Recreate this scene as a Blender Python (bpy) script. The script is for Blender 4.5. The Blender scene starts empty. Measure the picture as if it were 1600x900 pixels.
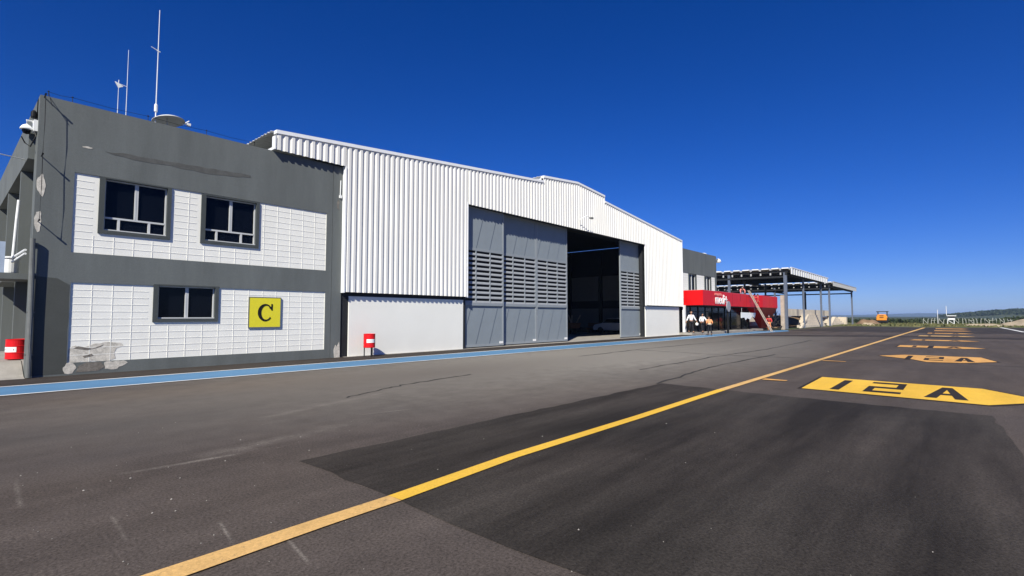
import bpy, bmesh, math, random
from mathutils import Vector, Matrix
random.seed(7)
R = math.radians
S = bpy.context.scene
COL = S.collection
HAZE = 1.8e-4

# ------------------------------------------------------------------ materials
def new_mat(name):
    m = bpy.data.materials.new(name); m.use_nodes = True
    nt = m.node_tree; nt.nodes.clear()
    out = nt.nodes.new('ShaderNodeOutputMaterial'); b = nt.nodes.new('ShaderNodeBsdfPrincipled')
    nt.links.new(b.outputs[0], out.inputs['Surface'])
    return m, nt, b
def node(nt, t, **kw):
    n = nt.nodes.new(t)
    for k, v in kw.items(): setattr(n, k, v)
    return n
def noise(nt, vec, scale, detail=4, rough=.6, stretch=None):
    if stretch:
        mp = node(nt, 'ShaderNodeMapping'); mp.inputs['Scale'].default_value = stretch
        nt.links.new(vec, mp.inputs['Vector']); vec = mp.outputs[0]
    n = node(nt, 'ShaderNodeTexNoise'); n.inputs['Scale'].default_value = scale
    n.inputs['Detail'].default_value = detail; n.inputs['Roughness'].default_value = rough
    nt.links.new(vec, n.inputs['Vector']); return n.outputs['Fac']
def ramp(nt, fac, stops):
    r = node(nt, 'ShaderNodeValToRGB'); e = r.color_ramp.elements
    while len(e) < len(stops): e.new(.5)
    for i, (p, c) in enumerate(stops):
        e[i].position = p
        e[i].color = (c, c, c, 1) if not hasattr(c, '__len__') else (*c, 1)
    nt.links.new(fac, r.inputs[0]); return r.outputs[0]
def mix(nt, fac, a, b, mode='MIX'):
    m = node(nt, 'ShaderNodeMix', data_type='RGBA', blend_type=mode)
    for s, v in ((0, fac), (6, a), (7, b)):
        if hasattr(v, 'is_linked') or isinstance(v, bpy.types.NodeSocket): nt.links.new(v, m.inputs[s])
        else: m.inputs[s].default_value = v if s == 0 else (*v, 1)
    return m.outputs[2]
def math_(nt, op, a, b=None, clamp=False):
    m = node(nt, 'ShaderNodeMath', operation=op, use_clamp=clamp)
    for i, v in enumerate((a, b)):
        if v is None: continue
        if isinstance(v, bpy.types.NodeSocket): nt.links.new(v, m.inputs[i])
        else: m.inputs[i].default_value = v
    return m.outputs[0]
def bump(nt, b, h, strength=.3, dist=.01):
    n = node(nt, 'ShaderNodeBump'); n.inputs['Strength'].default_value = strength; n.inputs['Distance'].default_value = dist
    nt.links.new(h, n.inputs['Height']); nt.links.new(n.outputs[0], b.inputs['Normal'])
def pos(nt): return node(nt, 'ShaderNodeNewGeometry').outputs['Position']
def mat(name, col, rough=.6, metal=0, var=.12, scale=3, grain=0, spec=.18, stretch=None, bstr=.15):
    """paint, metal or plaster: base colour with two scales of wear"""
    m, nt, b = new_mat(name)
    b.inputs['Roughness'].default_value = rough; b.inputs['Metallic'].default_value = metal
    b.inputs['Specular IOR Level'].default_value = spec
    v = node(nt, 'ShaderNodeTexCoord').outputs['Object']
    n1 = noise(nt, v, scale, 6, .65, stretch)
    k = ramp(nt, n1, [(.3, 1 - var), (.7, 1 + var)])
    c = mix(nt, 1.0, col, k, 'MULTIPLY')
    if grain:
        n2 = noise(nt, v, 60, 3, .7)
        c = mix(nt, 1.0, c, ramp(nt, n2, [(.35, 1 - grain), (.65, 1 + grain)]), 'MULTIPLY')
        bump(nt, b, n2, bstr, .0018)
    nt.links.new(c, b.inputs['Base Color'])
    return m

def seg_mask(nt, P, a, b_, w):
    """soft streak along the ground from a to b_, half width w"""
    ax, ay = a; bx, by = b_; L = math.hypot(bx - ax, by - ay); ux, uy = (bx - ax) / L, (by - ay) / L
    sx = node(nt, 'ShaderNodeSeparateXYZ'); nt.links.new(P, sx.inputs[0])
    dx = math_(nt, 'SUBTRACT', sx.outputs[0], ax); dy = math_(nt, 'SUBTRACT', sx.outputs[1], ay)
    t = math_(nt, 'ADD', math_(nt, 'MULTIPLY', dx, ux), math_(nt, 'MULTIPLY', dy, uy))
    n = math_(nt, 'ABSOLUTE', math_(nt, 'ADD', math_(nt, 'MULTIPLY', dx, -uy), math_(nt, 'MULTIPLY', dy, ux)))
    m1 = math_(nt, 'SUBTRACT', 1.0, math_(nt, 'DIVIDE', n, w), True)
    m2 = math_(nt, 'MULTIPLY', math_(nt, 'MULTIPLY', t, 1 / L), math_(nt, 'SUBTRACT', 1.0, math_(nt, 'MULTIPLY', t, 1 / L)))
    m2 = math_(nt, 'MULTIPLY', m2, 6.0, True)
    return math_(nt, 'MULTIPLY', m1, m2, True)

def asphalt(name, base, brown, var=.3, marks=(), stains=(), rough=.85, streak=.14, speck=.62, wear=0):
    m, nt, b = new_mat(name); P = pos(nt)
    b.inputs['Roughness'].default_value = rough; b.inputs['Specular IOR Level'].default_value = .1
    big = noise(nt, P, .22, 5, .6)
    st = noise(nt, P, 1.0, 5, .62, (.12, .9, 1))
    fine = noise(nt, P, 45, 4, .8)
    mid = noise(nt, P, 2.2, 6, .7)
    c = mix(nt, ramp(nt, big, [(.38, 0), (.62, 1)]), base, brown)
    c = mix(nt, 1.0, c, ramp(nt, st, [(.38, 1 - streak), (.62, 1 + streak)]), 'MULTIPLY')
    c = mix(nt, 1.0, c, ramp(nt, mid, [(.3, 1 - var * .5), (.72, 1 + var * .5)]), 'MULTIPLY')
    c = mix(nt, 1.0, c, ramp(nt, fine, [(.3, 1 - speck), (.7, 1 + speck)]), 'MULTIPLY')
    ch = noise(nt, P, 150, 2, .5)
    c = mix(nt, ramp(nt, ch, [(.70, 0), (.8, .3)]), c, (.26, .24, .22))
    for (cx, cy, r, colr, k) in stains:
        vm = node(nt, 'ShaderNodeVectorMath', operation='DISTANCE'); mp = node(nt, 'ShaderNodeMapping')
        mp.inputs['Scale'].default_value = (.35, 1, 0); mp.inputs['Location'].default_value = (-cx * .35, -cy, 0)
        nt.links.new(P, mp.inputs['Vector']); nt.links.new(mp.outputs[0], vm.inputs[0])
        d = math_(nt, 'SUBTRACT', 1.0, math_(nt, 'DIVIDE', vm.outputs['Value'], r), True)
        c = mix(nt, math_(nt, 'MULTIPLY', math_(nt, 'MULTIPLY', d, k), ramp(nt, mid, [(.3, .6), (.7, 1)])), c, colr)
    for (a, b2, w, k) in marks:
        sm = math_(nt, 'MULTIPLY', math_(nt, 'MULTIPLY', seg_mask(nt, P, a, b2, w), k*.75), math_(nt, 'MULTIPLY', ramp(nt, fine, [(.35, .2), (.6, 1)]), ramp(nt, mid, [(.4, .25), (.6, 1)])))
        c = mix(nt, sm, c, (.42, .38, .33))
    if wear:
        wn = noise(nt, P, 16, 6, .8)
        c = mix(nt, ramp(nt, wn, [(.58, 0), (.66, wear)]), c, (.10, .085, .07))
    nt.links.new(c, b.inputs['Base Color'])
    bump(nt, b, fine, .5, .012)
    return m

M = {}
M['apron'] = asphalt('apron_asphalt', (.074, .062, .056), (.088, .072, .062),
    marks=[((1.25, 6.45), (2.45, 6.34), .06, .8), ((1.9, 6.5), (4.4, 6.9), .25, .28), ((1.53, 4.42), (1.44, 3.84), .02, .7), ((1.74, 3.7), (1.66, 3.2), .02, .6),
           ((.58, 7.0), (.53, 5.9), .03, .45), ((1.0, 5.2), (.96, 4.5), .025, .35), ((3.2, 8.2), (6.6, 9.2), .14, .25), ((6.2, 8.6), (6.6, 7.9), .03, .4),
           ((13, 8), (30, 8.4), .35, .22), ((18, 10.5), (34, 10.0), .2, .22), ((4.5, 7.4), (6.0, 7.0), .04, .35)],
    stains=[(5.0, 12.6, 1.5, (.145, .092, .05), .55), (6.6, 11.6, 1.2, (.12, .085, .055), .5), (8.8, 9.6, 1.0, (.05, .048, .046), .55), (9.6, 10.6, 1.6, (.12, .105, .092), .5),
            (20, 11.0, 7.5, (.215, .20, .175), 1.9), (2.0, 9.3, 1.4, (.07, .066, .064), .5), (1.3, 7.5, 1.2, (.075, .07, .068), .4), (36, 10.5, 6.0, (.15, .14, .125), 1.4), (24, 6.5, 3.0, (.13, .12, .108), .5), (9.0, 11.2, 3.2, (.12, .105, .092), .9)])
M['patch'] = asphalt('new_asphalt', (.037, .0325, .0285), (.045, .038, .033), var=.2, streak=.42, speck=.55)
M['band'] = asphalt('dark_asphalt', (.046, .040, .038), (.05, .043, .038), var=.2)
M['strip'] = asphalt('strip_asphalt', (.045, .038, .034), (.05, .042, .036), var=.3)
M['seam'] = mat('seam_tar', (.03, .03, .03), .8)
M['concrete'] = mat('concrete', (.31, .29, .26), .85, var=.22, scale=1.5, grain=.12)
M['pale_concrete'] = mat('pale_concrete', (.54, .475, .385), .85, var=.15, scale=.8, grain=.1)
M['grey'] = mat('grey_paint', (.122, .133, .130), .75, var=.14, scale=1.5, grain=.10, stretch=(1, 1, .16), bstr=.35)
M['grey_dark'] = mat('grey_paint_dark', (.062, .066, .062), .8, var=.1, scale=1.2, grain=.1, bstr=.3)
M['surround'] = mat('window_surround_paint', (.06, .068, .068), .7, var=.1)
M['white'] = mat('white_paint', (.79, .78, .72), .6, var=.035, scale=1.6, grain=.03)
M['white_wall'] = mat('white_plaster', (.775, .765, .705), .8, var=.03, scale=.7, grain=.05, bstr=.3)
M['clad'] = mat('white_cladding', (.735, .725, .685), .45, var=.05, scale=1.3, stretch=(1, 1, .2))
M['flash'] = mat('white_flashing', (.76, .77, .78), .45, var=.04)
M['roofing'] = mat('roof_sheet', (.62, .62, .61), .5, var=.08)
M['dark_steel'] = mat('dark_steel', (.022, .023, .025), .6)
M['door'] = mat('door_grey_paint', (.215, .245, .268), .5, var=.05, scale=1.2, grain=.04)
M['door_frame'] = mat('door_frame_paint', (.25, .275, .295), .5, var=.05)
M['louvre'] = mat('louvre_paint', (.30, .315, .33), .5, var=.06)
M['alu'] = mat('aluminium_paint', (.52, .53, .53), .45, var=.05)
M['glass'] = mat('dark_glass', (.003, .004, .007), .08, var=0, spec=.16)
M['plaster'] = mat('bare_plaster', (.52, .49, .43), .9, var=.3, scale=9, grain=.15)
M['plaster_d'] = mat('damp_plaster', (.17, .155, .135), .9, var=.35, scale=9, grain=.2)
M['repair'] = mat('repair_smear', (.092, .094, .09), .85, var=.2, scale=6, grain=.1)
M['red'] = mat('red_paint', (.62, .012, .016), .4, var=.06)
M['canopy_red'] = mat('canopy_red_panel', (.60, .006, .008), .38, var=.06, scale=.8)
M['label'] = mat('white_label', (.8, .8, .78), .5, var=.03)
M['black'] = mat('black', (.012, .012, .013), .5)
M['yellow_sign'] = mat('yellow_sign', (.70, .62, .035), .5, var=.04, scale=8)
M['yellow'] = asphalt('yellow_marking', (.70, .42, .05), (.73, .45, .06), var=.12, streak=.08, speck=.12, rough=.7, wear=0.35)
M['yellow_pale'] = asphalt('worn_yellow_marking', (.60, .37, .13), (.64, .40, .16), var=.2, streak=.1, speck=.2, rough=.75, wear=0.6)
M['orange_mark'] = asphalt('worn_orange_marking', (.56, .29, .085), (.60, .33, .11), var=.25, streak=.12, speck=.2, rough=.8, wear=0.5)
M['mark_black'] = asphalt('black_marking', (.028, .024, .022), (.034, .028, .025), var=.2, speck=.25)
M['blue'] = asphalt('blue_walkway_paint', (.085, .20, .345), (.098, .215, .36), var=.12, streak=.08, speck=.1, rough=.7, wear=0.35)
M['white_mark'] = asphalt('white_marking', (.66, .66, .64), (.72, .72, .70), var=.2, speck=.15, rough=.7, wear=0.6)
M['pipe'] = mat('pipe_grey', (.14, .145, .142), .6, var=.15)
M['plastic'] = mat('white_plastic', (.72, .73, .73), .4, var=.04)
M['pale_blue'] = mat('pale_blue_sheet', (.36, .43, .54), .4, var=.1)
M['steel_blue'] = mat('blue_grey_steel', (.115, .135, .18), .5, var=.12)
M['under_roof'] = mat('galvanised_sheet', (.40, .40, .40), .5, var=.1)
M['orange'] = mat('machine_orange', (.72, .27, .035), .5, var=.1)
M['tyre'] = mat('black_rubber', (.02, .02, .02), .85)
M['car_white'] = mat('car_white', (.75, .76, .77), .2, var=.01, spec=.5)
M['wood'] = mat('brown_wood', (.24, .11, .05), .7, var=.25, scale=5)
M['wood_grey'] = mat('weathered_wood', (.40, .34, .28), .8, var=.2)
M['fence_post'] = mat('weathered_post', (.40, .41, .36), .8, var=.15)
M['inner'] = mat('inner_wall_panel', (.20, .20, .20), .8, var=.06)
M['earth'] = mat('brown_earth', (.21, .14, .085), .95, var=.3, scale=.6, grain=.2)
M['sand'] = mat('pale_sand', (.42, .34, .23), .95, var=.25, scale=.5, grain=.15)
M['skin'] = mat('skin', (.36, .20, .13), .6, var=.05)
M['shirt_white'] = mat('white_cotton', (.78, .79, .82), .8, var=.04)
M['trouser'] = mat('dark_cloth', (.02, .02, .025), .85)
M['hair'] = mat('dark_hair', (.015, .012, .01), .7)
M['vest'] = mat('orange_vest', (.72, .30, .13), .8, var=.08)
M['vest_band'] = mat('reflective_band', (.78, .72, .6), .5)
M['shirt_red'] = mat('red_cotton', (.6, .05, .05), .8, var=.08)
M['pink'] = mat('faded_red_cloth', (.72, .22, .2), .8)
M['helmet'] = mat('blue_grey_helmet', (.16, .2, .3), .4)
M['screen_grey'] = mat('grey_sign_disc', (.30, .30, .33), .5)
def foliage(name, a, b_, scale=1.5):
    m, nt, b = new_mat(name); b.inputs['Roughness'].default_value = .8; b.inputs['Specular IOR Level'].default_value = .2
    P = pos(nt)
    nt.links.new(mix(nt, ramp(nt, noise(nt, P, scale, 5, .7), [(.35, 0), (.65, 1)]), a, b_), b.inputs['Base Color'])
    return m
M['grass'] = foliage('dry_grass', (.07, .085, .028), (.155, .142, .062), .35)
M['land'] = foliage('far_land', (.035, .05, .024), (.075, .085, .042), .01)
M['leaf'] = foliage('scrub_leaf', (.022, .034, .014), (.05, .065, .026), .6)
M['forest'] = foliage('hill_forest', (.03, .045, .022), (.085, .095, .05), .03)

# ------------------------------------------------------------------ mesh helper
class MB:
    def __init__(s): s.v = []; s.f = []; s.m = []; s.mi = 0
    def add(s, vs, fs):
        o = len(s.v); s.v += [tuple(p) for p in vs]; s.f += [tuple(i + o for i in f) for f in fs]; s.m += [s.mi] * len(fs); return s
    def box(s, x0, x1, y0, y1, z0, z1):
        return s.add([(x0,y0,z0),(x1,y0,z0),(x1,y1,z0),(x0,y1,z0),(x0,y0,z1),(x1,y0,z1),(x1,y1,z1),(x0,y1,z1)],
            [(0,3,2,1),(4,5,6,7),(0,1,5,4),(1,2,6,5),(2,3,7,6),(3,0,4,7)])
    def prism(s, poly, axis, a, b):
        """poly in the two other axes (in order), extruded from a to b along axis"""
        n = len(poly)
        def P(p, t): q = list(p); q.insert('xyz'.index(axis), t); return q
        vs = [P(p, a) for p in poly] + [P(p, b) for p in poly]
        return s.add(vs, [tuple(range(n))[::-1], tuple(range(n, 2*n))] + [(i, (i+1) % n, (i+1) % n + n, i + n) for i in range(n)])
    def sheet(s, poly, z=0):
        return s.add([(x, y, z) for x, y in poly], [tuple(range(len(poly)))])
    def tube(s, pts, r, n=8, cap=True):
        pts = [Vector(p) for p in pts]; rs = r if hasattr(r, '__len__') else [r] * len(pts); o = len(s.v); rings = []
        for i, p in enumerate(pts):
            d = (pts[min(i+1, len(pts)-1)] - pts[max(i-1, 0)]).normalized()
            u = d.cross(Vector((0, 0, 1)));
            if u.length < 1e-3: u = d.cross(Vector((1, 0, 0)))
            u.normalize(); w = d.cross(u)
            rings.append([p + (u * math.cos(2*math.pi*k/n) + w * math.sin(2*math.pi*k/n)) * rs[i] for k in range(n)])
        vs = [p for r_ in rings for p in r_]; fs = []
        for i in range(len(pts)-1):
            for k in range(n): fs.append((i*n+k, i*n+(k+1) % n, (i+1)*n+(k+1) % n, (i+1)*n+k))
        if cap: fs += [tuple(range(n))[::-1], tuple((len(pts)-1)*n+k for k in range(n))]
        return s.add(vs, fs)
    def lathe(s, prof, c=(0,0,0), n=24):
        vs = []; fs = []
        for r, z in prof:
            for k in range(n): a = 2*math.pi*k/n; vs.append((c[0]+r*math.cos(a), c[1]+r*math.sin(a), c[2]+z))
        for i in range(len(prof)-1):
            for k in range(n): fs.append((i*n+k, i*n+(k+1) % n, (i+1)*n+(k+1) % n, (i+1)*n+k))
        fs += [tuple(range(n))[::-1], tuple((len(prof)-1)*n+k for k in range(n))]
        return s.add(vs, fs)
    def grid_wall(s, xs, zs, y0, y1, holes):
        """wall x zs slab with rectangular holes (x0,x1,z0,z1), one box per cell, runs merged"""
        X = sorted(set(xs) | {h[0] for h in holes} | {h[1] for h in holes}); Z = sorted(set(zs) | {h[2] for h in holes} | {h[3] for h in holes})
        X = [x for x in X if xs[0] <= x <= xs[-1]]; Z = [z for z in Z if zs[0] <= z <= zs[-1]]
        for i in range(len(X)-1):
            run = None
            for k in range(len(Z)-1):
                cx, cz = (X[i]+X[i+1])/2, (Z[k]+Z[k+1])/2
                solid = not any(h[0] < cx < h[1] and h[2] < cz < h[3] for h in holes)
                if solid: run = (run[0] if run else Z[k], Z[k+1])
                if (not solid or k == len(Z)-2) and run:
                    s.box(X[i], X[i+1], y0, y1, run[0], run[1]); run = None
        return s
    def build_each(s, name, mat, parent=None, **kw):
        """one object per separate piece"""
        par = list(range(len(s.v)))
        def find(i):
            while par[i] != i: par[i] = par[par[i]]; i = par[i]
            return i
        for f in s.f:
            for i in f[1:]: par[find(i)] = find(f[0])
        isl = {}
        for f in s.f: isl.setdefault(find(f[0]), []).append(f)
        out = []
        for fs in isl.values():
            ids = sorted({i for f in fs for i in f}); mp = {i: k for k, i in enumerate(ids)}; m = MB()
            m.add([s.v[i] for i in ids], [tuple(mp[i] for i in f) for f in fs]); out.append(m.build(name, mat, parent, **kw))
        return out
    def build(s, name, mat, parent=None, bevel=0, smooth=False, loc=None):
        me = bpy.data.meshes.new(name)
        off = Vector(parent_world(parent)) if parent else Vector(loc or (0, 0, 0))
        me.from_pydata([tuple(Vector(p) - off) for p in s.v], [], s.f)
        for mm in (mat if isinstance(mat, (list, tuple)) else [mat]): me.materials.append(M[mm])
        if isinstance(mat, (list, tuple)):
            for p, i in zip(me.polygons, s.m): p.material_index = i
        bm = bmesh.new(); bm.from_mesh(me); bmesh.ops.recalc_face_normals(bm, faces=bm.faces); bm.to_mesh(me); bm.free()
        if smooth:
            for p in me.polygons: p.use_smooth = True
        o = bpy.data.objects.new(name, me); COL.objects.link(o)
        if parent: o.parent = parent
        elif loc: o.location = loc
        if bevel:
            b = o.modifiers.new('bevel', 'BEVEL'); b.width = bevel; b.segments = 2; b.limit_method = 'ANGLE'
        return o
def parent_world(p):
    v = Vector((0, 0, 0))
    while p is not None: v += Vector(p.location); p = p.parent
    return v
def tag(o, label=None, cat=None, group=None, kind=None):
    if label: o['label'] = label
    if cat: o['category'] = cat
    if group: o['group'] = group
    if kind: o['kind'] = kind
    return o
def thing(name, label, cat, loc=(0,0,0), group=None):
    o = bpy.data.objects.new(name, None); COL.objects.link(o); o.location = loc; o.empty_display_size = .2
    return tag(o, label, cat, group)
def copy_tree(o, parent=None):
    c = o.copy(); COL.objects.link(c); c.parent = parent
    for ch in list(o.children): copy_tree(ch, c)
    return c
def struct(o): o['kind'] = 'structure'; return o
def jit(poly, a, step=.5):
    out = []
    for i, p in enumerate(poly):
        q = poly[(i+1) % len(poly)]; L = math.hypot(q[0]-p[0], q[1]-p[1]); n = max(1, int(L/step))
        for k in range(n):
            t = k/n; j = a if k else 0
            out.append((p[0]+(q[0]-p[0])*t+random.uniform(-j, j), p[1]+(q[1]-p[1])*t+random.uniform(-j, j)))
    return out

# ------------------------------------------------------------------ ground and markings
mb = MB()
ring = [(-9000, -9000), (9000, -9000), (9000, 9000), (-9000, 9000)]
mb.sheet(ring, -.06); struct(mb.build('ground', 'land'))
mb = MB()   # dry grass field beyond the apron
nx, ny = 60, 70; vs = []; fs = []
for i in range(nx+1):
    for j in range(ny+1):
        x = 90 + i*1.6; y = -60 + j*2
        z = -.03 + .10*max(0, math.sin(x*.45+y*.2)*math.sin(y*.31)) * min(1, max(0, (x-100)/15))
        if x > 170: z -= (x-170)*.03
        vs.append((x, y, z))
for i in range(nx):
    for j in range(ny):
        a = i*(ny+1)+j; fs.append((a, a+ny+1, a+ny+2, a+1))
mb.add(vs, fs); struct(mb.build('grass_field', 'grass'))
mb = MB(); mb.sheet(jit([(-60, -60), (98, -60), (99, -6), (93, 4), (93.5, 11), (98, 13.6), (90, 15.0), (64, 15.0), (64, 50), (-60, 50)], .05, 4), 0)
struct(mb.build('apron', 'apron'))
mb = MB(); mb.sheet(jit([(2.71, 5.52), (11.5, 5.36), (11.25, 1.86), (11.27, -.36), (9.6, -.44), (8.1, -.5), (6, -.62), (2.72, -.75)], .035, .3), .004)
struct(mb.build('asphalt_patch', 'patch'))
mb = MB(); mb.sheet(jit([(62, 14.4), (97.5, 12.5), (92.8, 4), (98.5, -6.5), (97, -30), (66, -30)], .1, 2), .004)
mb.sheet(jit([(43.0, 13.9), (47.5, 12.6), (52.0, 5), (53, -20), (49.6, -20), (48.5, 4)], .08, 2), .004)
struct(mb.build('asphalt_band', 'band'))
mb = MB(); mb.sheet(jit([(-30, 16.5), (10.4, 16.5), (40, 16.6), (44, 17.0), (44, 18.4), (10.4, 18.4), (-30, 18.4)], .04, 1), .004)
struct(mb.build('wall_strip', 'strip'))
def ribbon(mb, pts, w, z):
    n = len(pts); L = []; Rr = []
    for i, p in enumerate(pts):
        a = pts[max(0, i-1)]; b = pts[min(n-1, i+1)]; d = math.hypot(b[0]-a[0], b[1]-a[1]); nx_, ny_ = -(b[1]-a[1])/d, (b[0]-a[0])/d
        k = w[i]/2 if hasattr(w, '__len__') else w/2
        L.append((p[0]+nx_*k, p[1]+ny_*k, z)); Rr.append((p[0]-nx_*k, p[1]-ny_*k, z))
    mb.add(L+Rr, [(i, i+1, n+i+1, n+i) for i in range(n-1)])
mb = MB()
for pts in ([(21.6, 3.2), (22.6, 2.2), (22.9, 1.5)], [(14, 7.2), (20, 7.3), (27, 7.0), (40, 7.4)], [(16.9, 11.4), (23, 11.6), (36, 11.2)],
            [(22.7, -.2), (22.4, -4), (23, -9)], [(46.5, 11.5), (49.5, 5), (50.4, -6)], [(44.8, 3.6), (44.4, -1), (44.6, -8)], [(5.4, 9.1), (7.4, 9.8), (10, 10.1)], [(11.4, 5.4), (16, 5.9), (24, 5.8)], [(21.9, 3.6), (21.6, 7), (22.1, 12)]):
    q = []
    for i in range(len(pts)-1):
        for k in range(12):
            t = k/12; q.append((pts[i][0]+(pts[i+1][0]-pts[i][0])*t+random.uniform(-.05, .05), pts[i][1]+(pts[i+1][1]-pts[i][1])*t+random.uniform(-.05, .05)))
    ribbon(mb, q, [random.uniform(.015, .05)*(1+q[i][0]/40) for i in range(len(q))], .008)
struct(mb.build('apron_seam', 'seam'))
mb = MB(); ribbon(mb, [(-30, 15.35), (9, 15.33), (18, 15.3), (30, 15.2), (45, 15.35), (58, 15.3)], 1.72, .010); struct(mb.build('blue_path', 'blue'))
mb = MB()
ribbon(mb, [(-30, 16.25), (9, 16.22), (18, 16.2), (30, 16.1), (45, 16.25), (58, 16.2)], .10, .014)
ribbon(mb, [(-30, 14.45), (9, 14.44), (18, 14.4), (30, 14.3), (45, 14.45), (58, 14.4)], .10, .014)
struct(mb.build('path_edge_line', 'white_mark'))
mb = MB(); ribbon(mb, [(48, 14.9), (60, 14.6), (64, 14.9)], [1.4, 2.2, .6], .012); struct(mb.build('blue_path_end', 'blue'))
t = thing('taxi_line', 'long thin yellow guide line running the length of the apron', 'ground marking', (5, 3.83, 0))
YL = [(-8, 3.35), (1.0, 3.715), (2.03, 3.75), (2.72, 3.76)]; mb = MB(); ribbon(mb, YL, [.22, .215, .185, .18], .012); o = mb.build('worn_stretch', 'yellow_pale', t); o['label'] = 'paler worn stretch of the line on old asphalt'
mb = MB(); ribbon(mb, [(2.72, 3.76), (4.4, 3.865), (7.4, 3.85), (11.3, 3.9)], [.18, .165, .165, .17], .013); mb.build('bright_stretch', 'yellow', t)
mb = MB(); ribbon(mb, [(11.3, 3.9), (24, 3.84), (50, 3.75), (91, 3.55)], [.165, .175, .23, .32], .012); o = mb.build('worn_stretch', 'yellow_pale', t)
mb = MB(); mb.sheet([(13.75, 3.75), (14.05, 3.75), (14.0, 3.22), (13.85, 3.22)], .016); mb.sheet([(21.0, 3.7), (21.25, 3.7), (21.2, 3.0), (21.05, 3.0)], .016); mb.build_each('cross_tick', 'orange_mark', t)
# stand boxes: (outline) and dark characters, text reads from the camera side, up = +X
def quads(mb, L, z):
    for q in L: mb.sheet(q, z)
def stroke(mb, a, b, w, z):
    d = math.hypot(b[0]-a[0], b[1]-a[1]); ux, uy = (b[0]-a[0])/d*w/2, (b[1]-a[1])/d*w/2
    mb.sheet([(a[0]-uy, a[1]+ux), (b[0]-uy, b[1]+ux), (b[0]+uy, b[1]-ux), (a[0]+uy, a[1]-ux)], z)
SB = 'stand number boxes painted across the apron'
def grow(poly, k):
    cx = sum(p[0] for p in poly)/len(poly); cy = sum(p[1] for p in poly)/len(poly)
    out = []
    for x, y in poly:
        d = math.hypot(x-cx, y-cy); out.append((x+(x-cx)/d*k, y+(y-cy)/d*k))
    return out
def glyph_1(mb, x0, x1, y, z): stroke(mb, (x0, y+.02), (x1, y+.02), .17, z)
def glyph_2(mb, x0, x1, y0, y1, z):   # y0 left (larger), y1 right; five bars without overlap
    w = .30; t2 = .14; xm = (x0+x1)/2+.1
    mb.sheet([(x1, y0), (x1, y1), (x1-w, y1), (x1-w, y0)], z)                                   # top bar
    mb.sheet([(x1-w, y1+t2), (x1-w, y1), (xm, y1), (xm, y1+t2)], z)                             # right upper
    mb.sheet([(xm, y0), (xm, y1), (xm-w, y1), (xm-w, y0)], z)                                   # middle
    mb.sheet([(xm-w, y0), (xm-w, y0-t2), (x0+w, y0-t2), (x0+w, y0)], z)                         # left lower
    mb.sheet([(x0+w, y0), (x0+w, y1), (x0, y1), (x0, y0)], z)                                   # bottom
def glyph_A(mb, x0, x1, y0, y1, z):
    ym = (y0+y1)/2; w = .17; xt = x1
    def X(t): return x0+(x1-x0)*t
    # left leg, right leg meet at the apex; crossbar between them
    mb.sheet([(x0, y0), (x1, ym+w*.5), (x1, ym), (x1-.45, ym), (x0, y0-w*1.15)], z)
    mb.sheet([(x0, y1), (x0, y1+w*1.15), (x1-.45, ym), (x1, ym), (x1, ym-w*.5)], z)
    xa, xb = X(.28), X(.42)
    def inner(x, s):   # inner edge of a leg at height x
        f = (x-x0)/(x1-.45-x0); return (y0-w*1.15)*(1-f)+ym*f if s > 0 else (y1+w*1.15)*(1-f)+ym*f
    mb.sheet([(xa, inner(xa, 1)), (xb, inner(xb, 1)), (xb, inner(xb, -1)), (xa, inner(xa, -1))], z)
t = thing('stand_marking', 'bright yellow stand box with black 12A, nearest of the row', 'ground marking', (14, 1, 0), SB)
b1 = [(12.74, 2.66), (15.44, 2.73), (15.25, -.35), (13.75, -1.25), (12.52, -.36)]
mb = MB(); mb.sheet(grow(b1, .09), .006); mb.build('outline', 'mark_black', t)
mb = MB(); mb.sheet(b1, .010); mb.build('box', 'yellow', t)
mb = MB(); glyph_1(mb, 12.98, 15.0, 2.06, .014); glyph_2(mb, 13.05, 15.05, 1.58, .94, .014); glyph_A(mb, 12.93, 14.9, .56, -.1, .014); mb.build_each('character', 'mark_black', t)
boxes = [
 ([(25.3, 2.45), (26.6, 1.7), (26.7, -.62), (24.46, -.98), (23.2, -.1), (22.87, .87), (23.93, 1.3)], 'worn orange stand box pointed at both ends, just behind the bright 12A box', 'second'),
 ([(33.3, 2.45), (35.3, 2.45), (35.3, -.1), (34.2, -1.0), (33.2, -.2)], 'worn orange stand box split in two by a dark gap', 'third'),
 ([(43.1, 2.5), (44.6, 2.3), (44.6, -.2), (43.6, -1.0), (42.9, -.3)], 'long thin orange stand box, fourth from the bright 12A box', None),
 ([(52.4, 2.5), (54.2, 2.4), (54.2, -.3), (53.3, -1.0), (52.5, -.4)], 'pale worn stand box, fifth from the bright 12A box', None),
 ([(60.9, 2.2), (63.2, 2.2), (63.2, -.3), (62, -1.1), (60.9, -.4)], 'orange stand box on the dark asphalt band, nearest of three there', None),
 ([(71.5, 2.0), (74.5, 2.0), (74.5, -.4), (73, -1.1), (71.5, -.4)], 'orange stand box on the dark asphalt band, middle of three there', None),
 ([(83, 2.2), (87, 2.2), (87, -.3), (85, -1.0), (83, -.3)], 'farthest orange stand box, close to the grass edge', None)]
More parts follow.
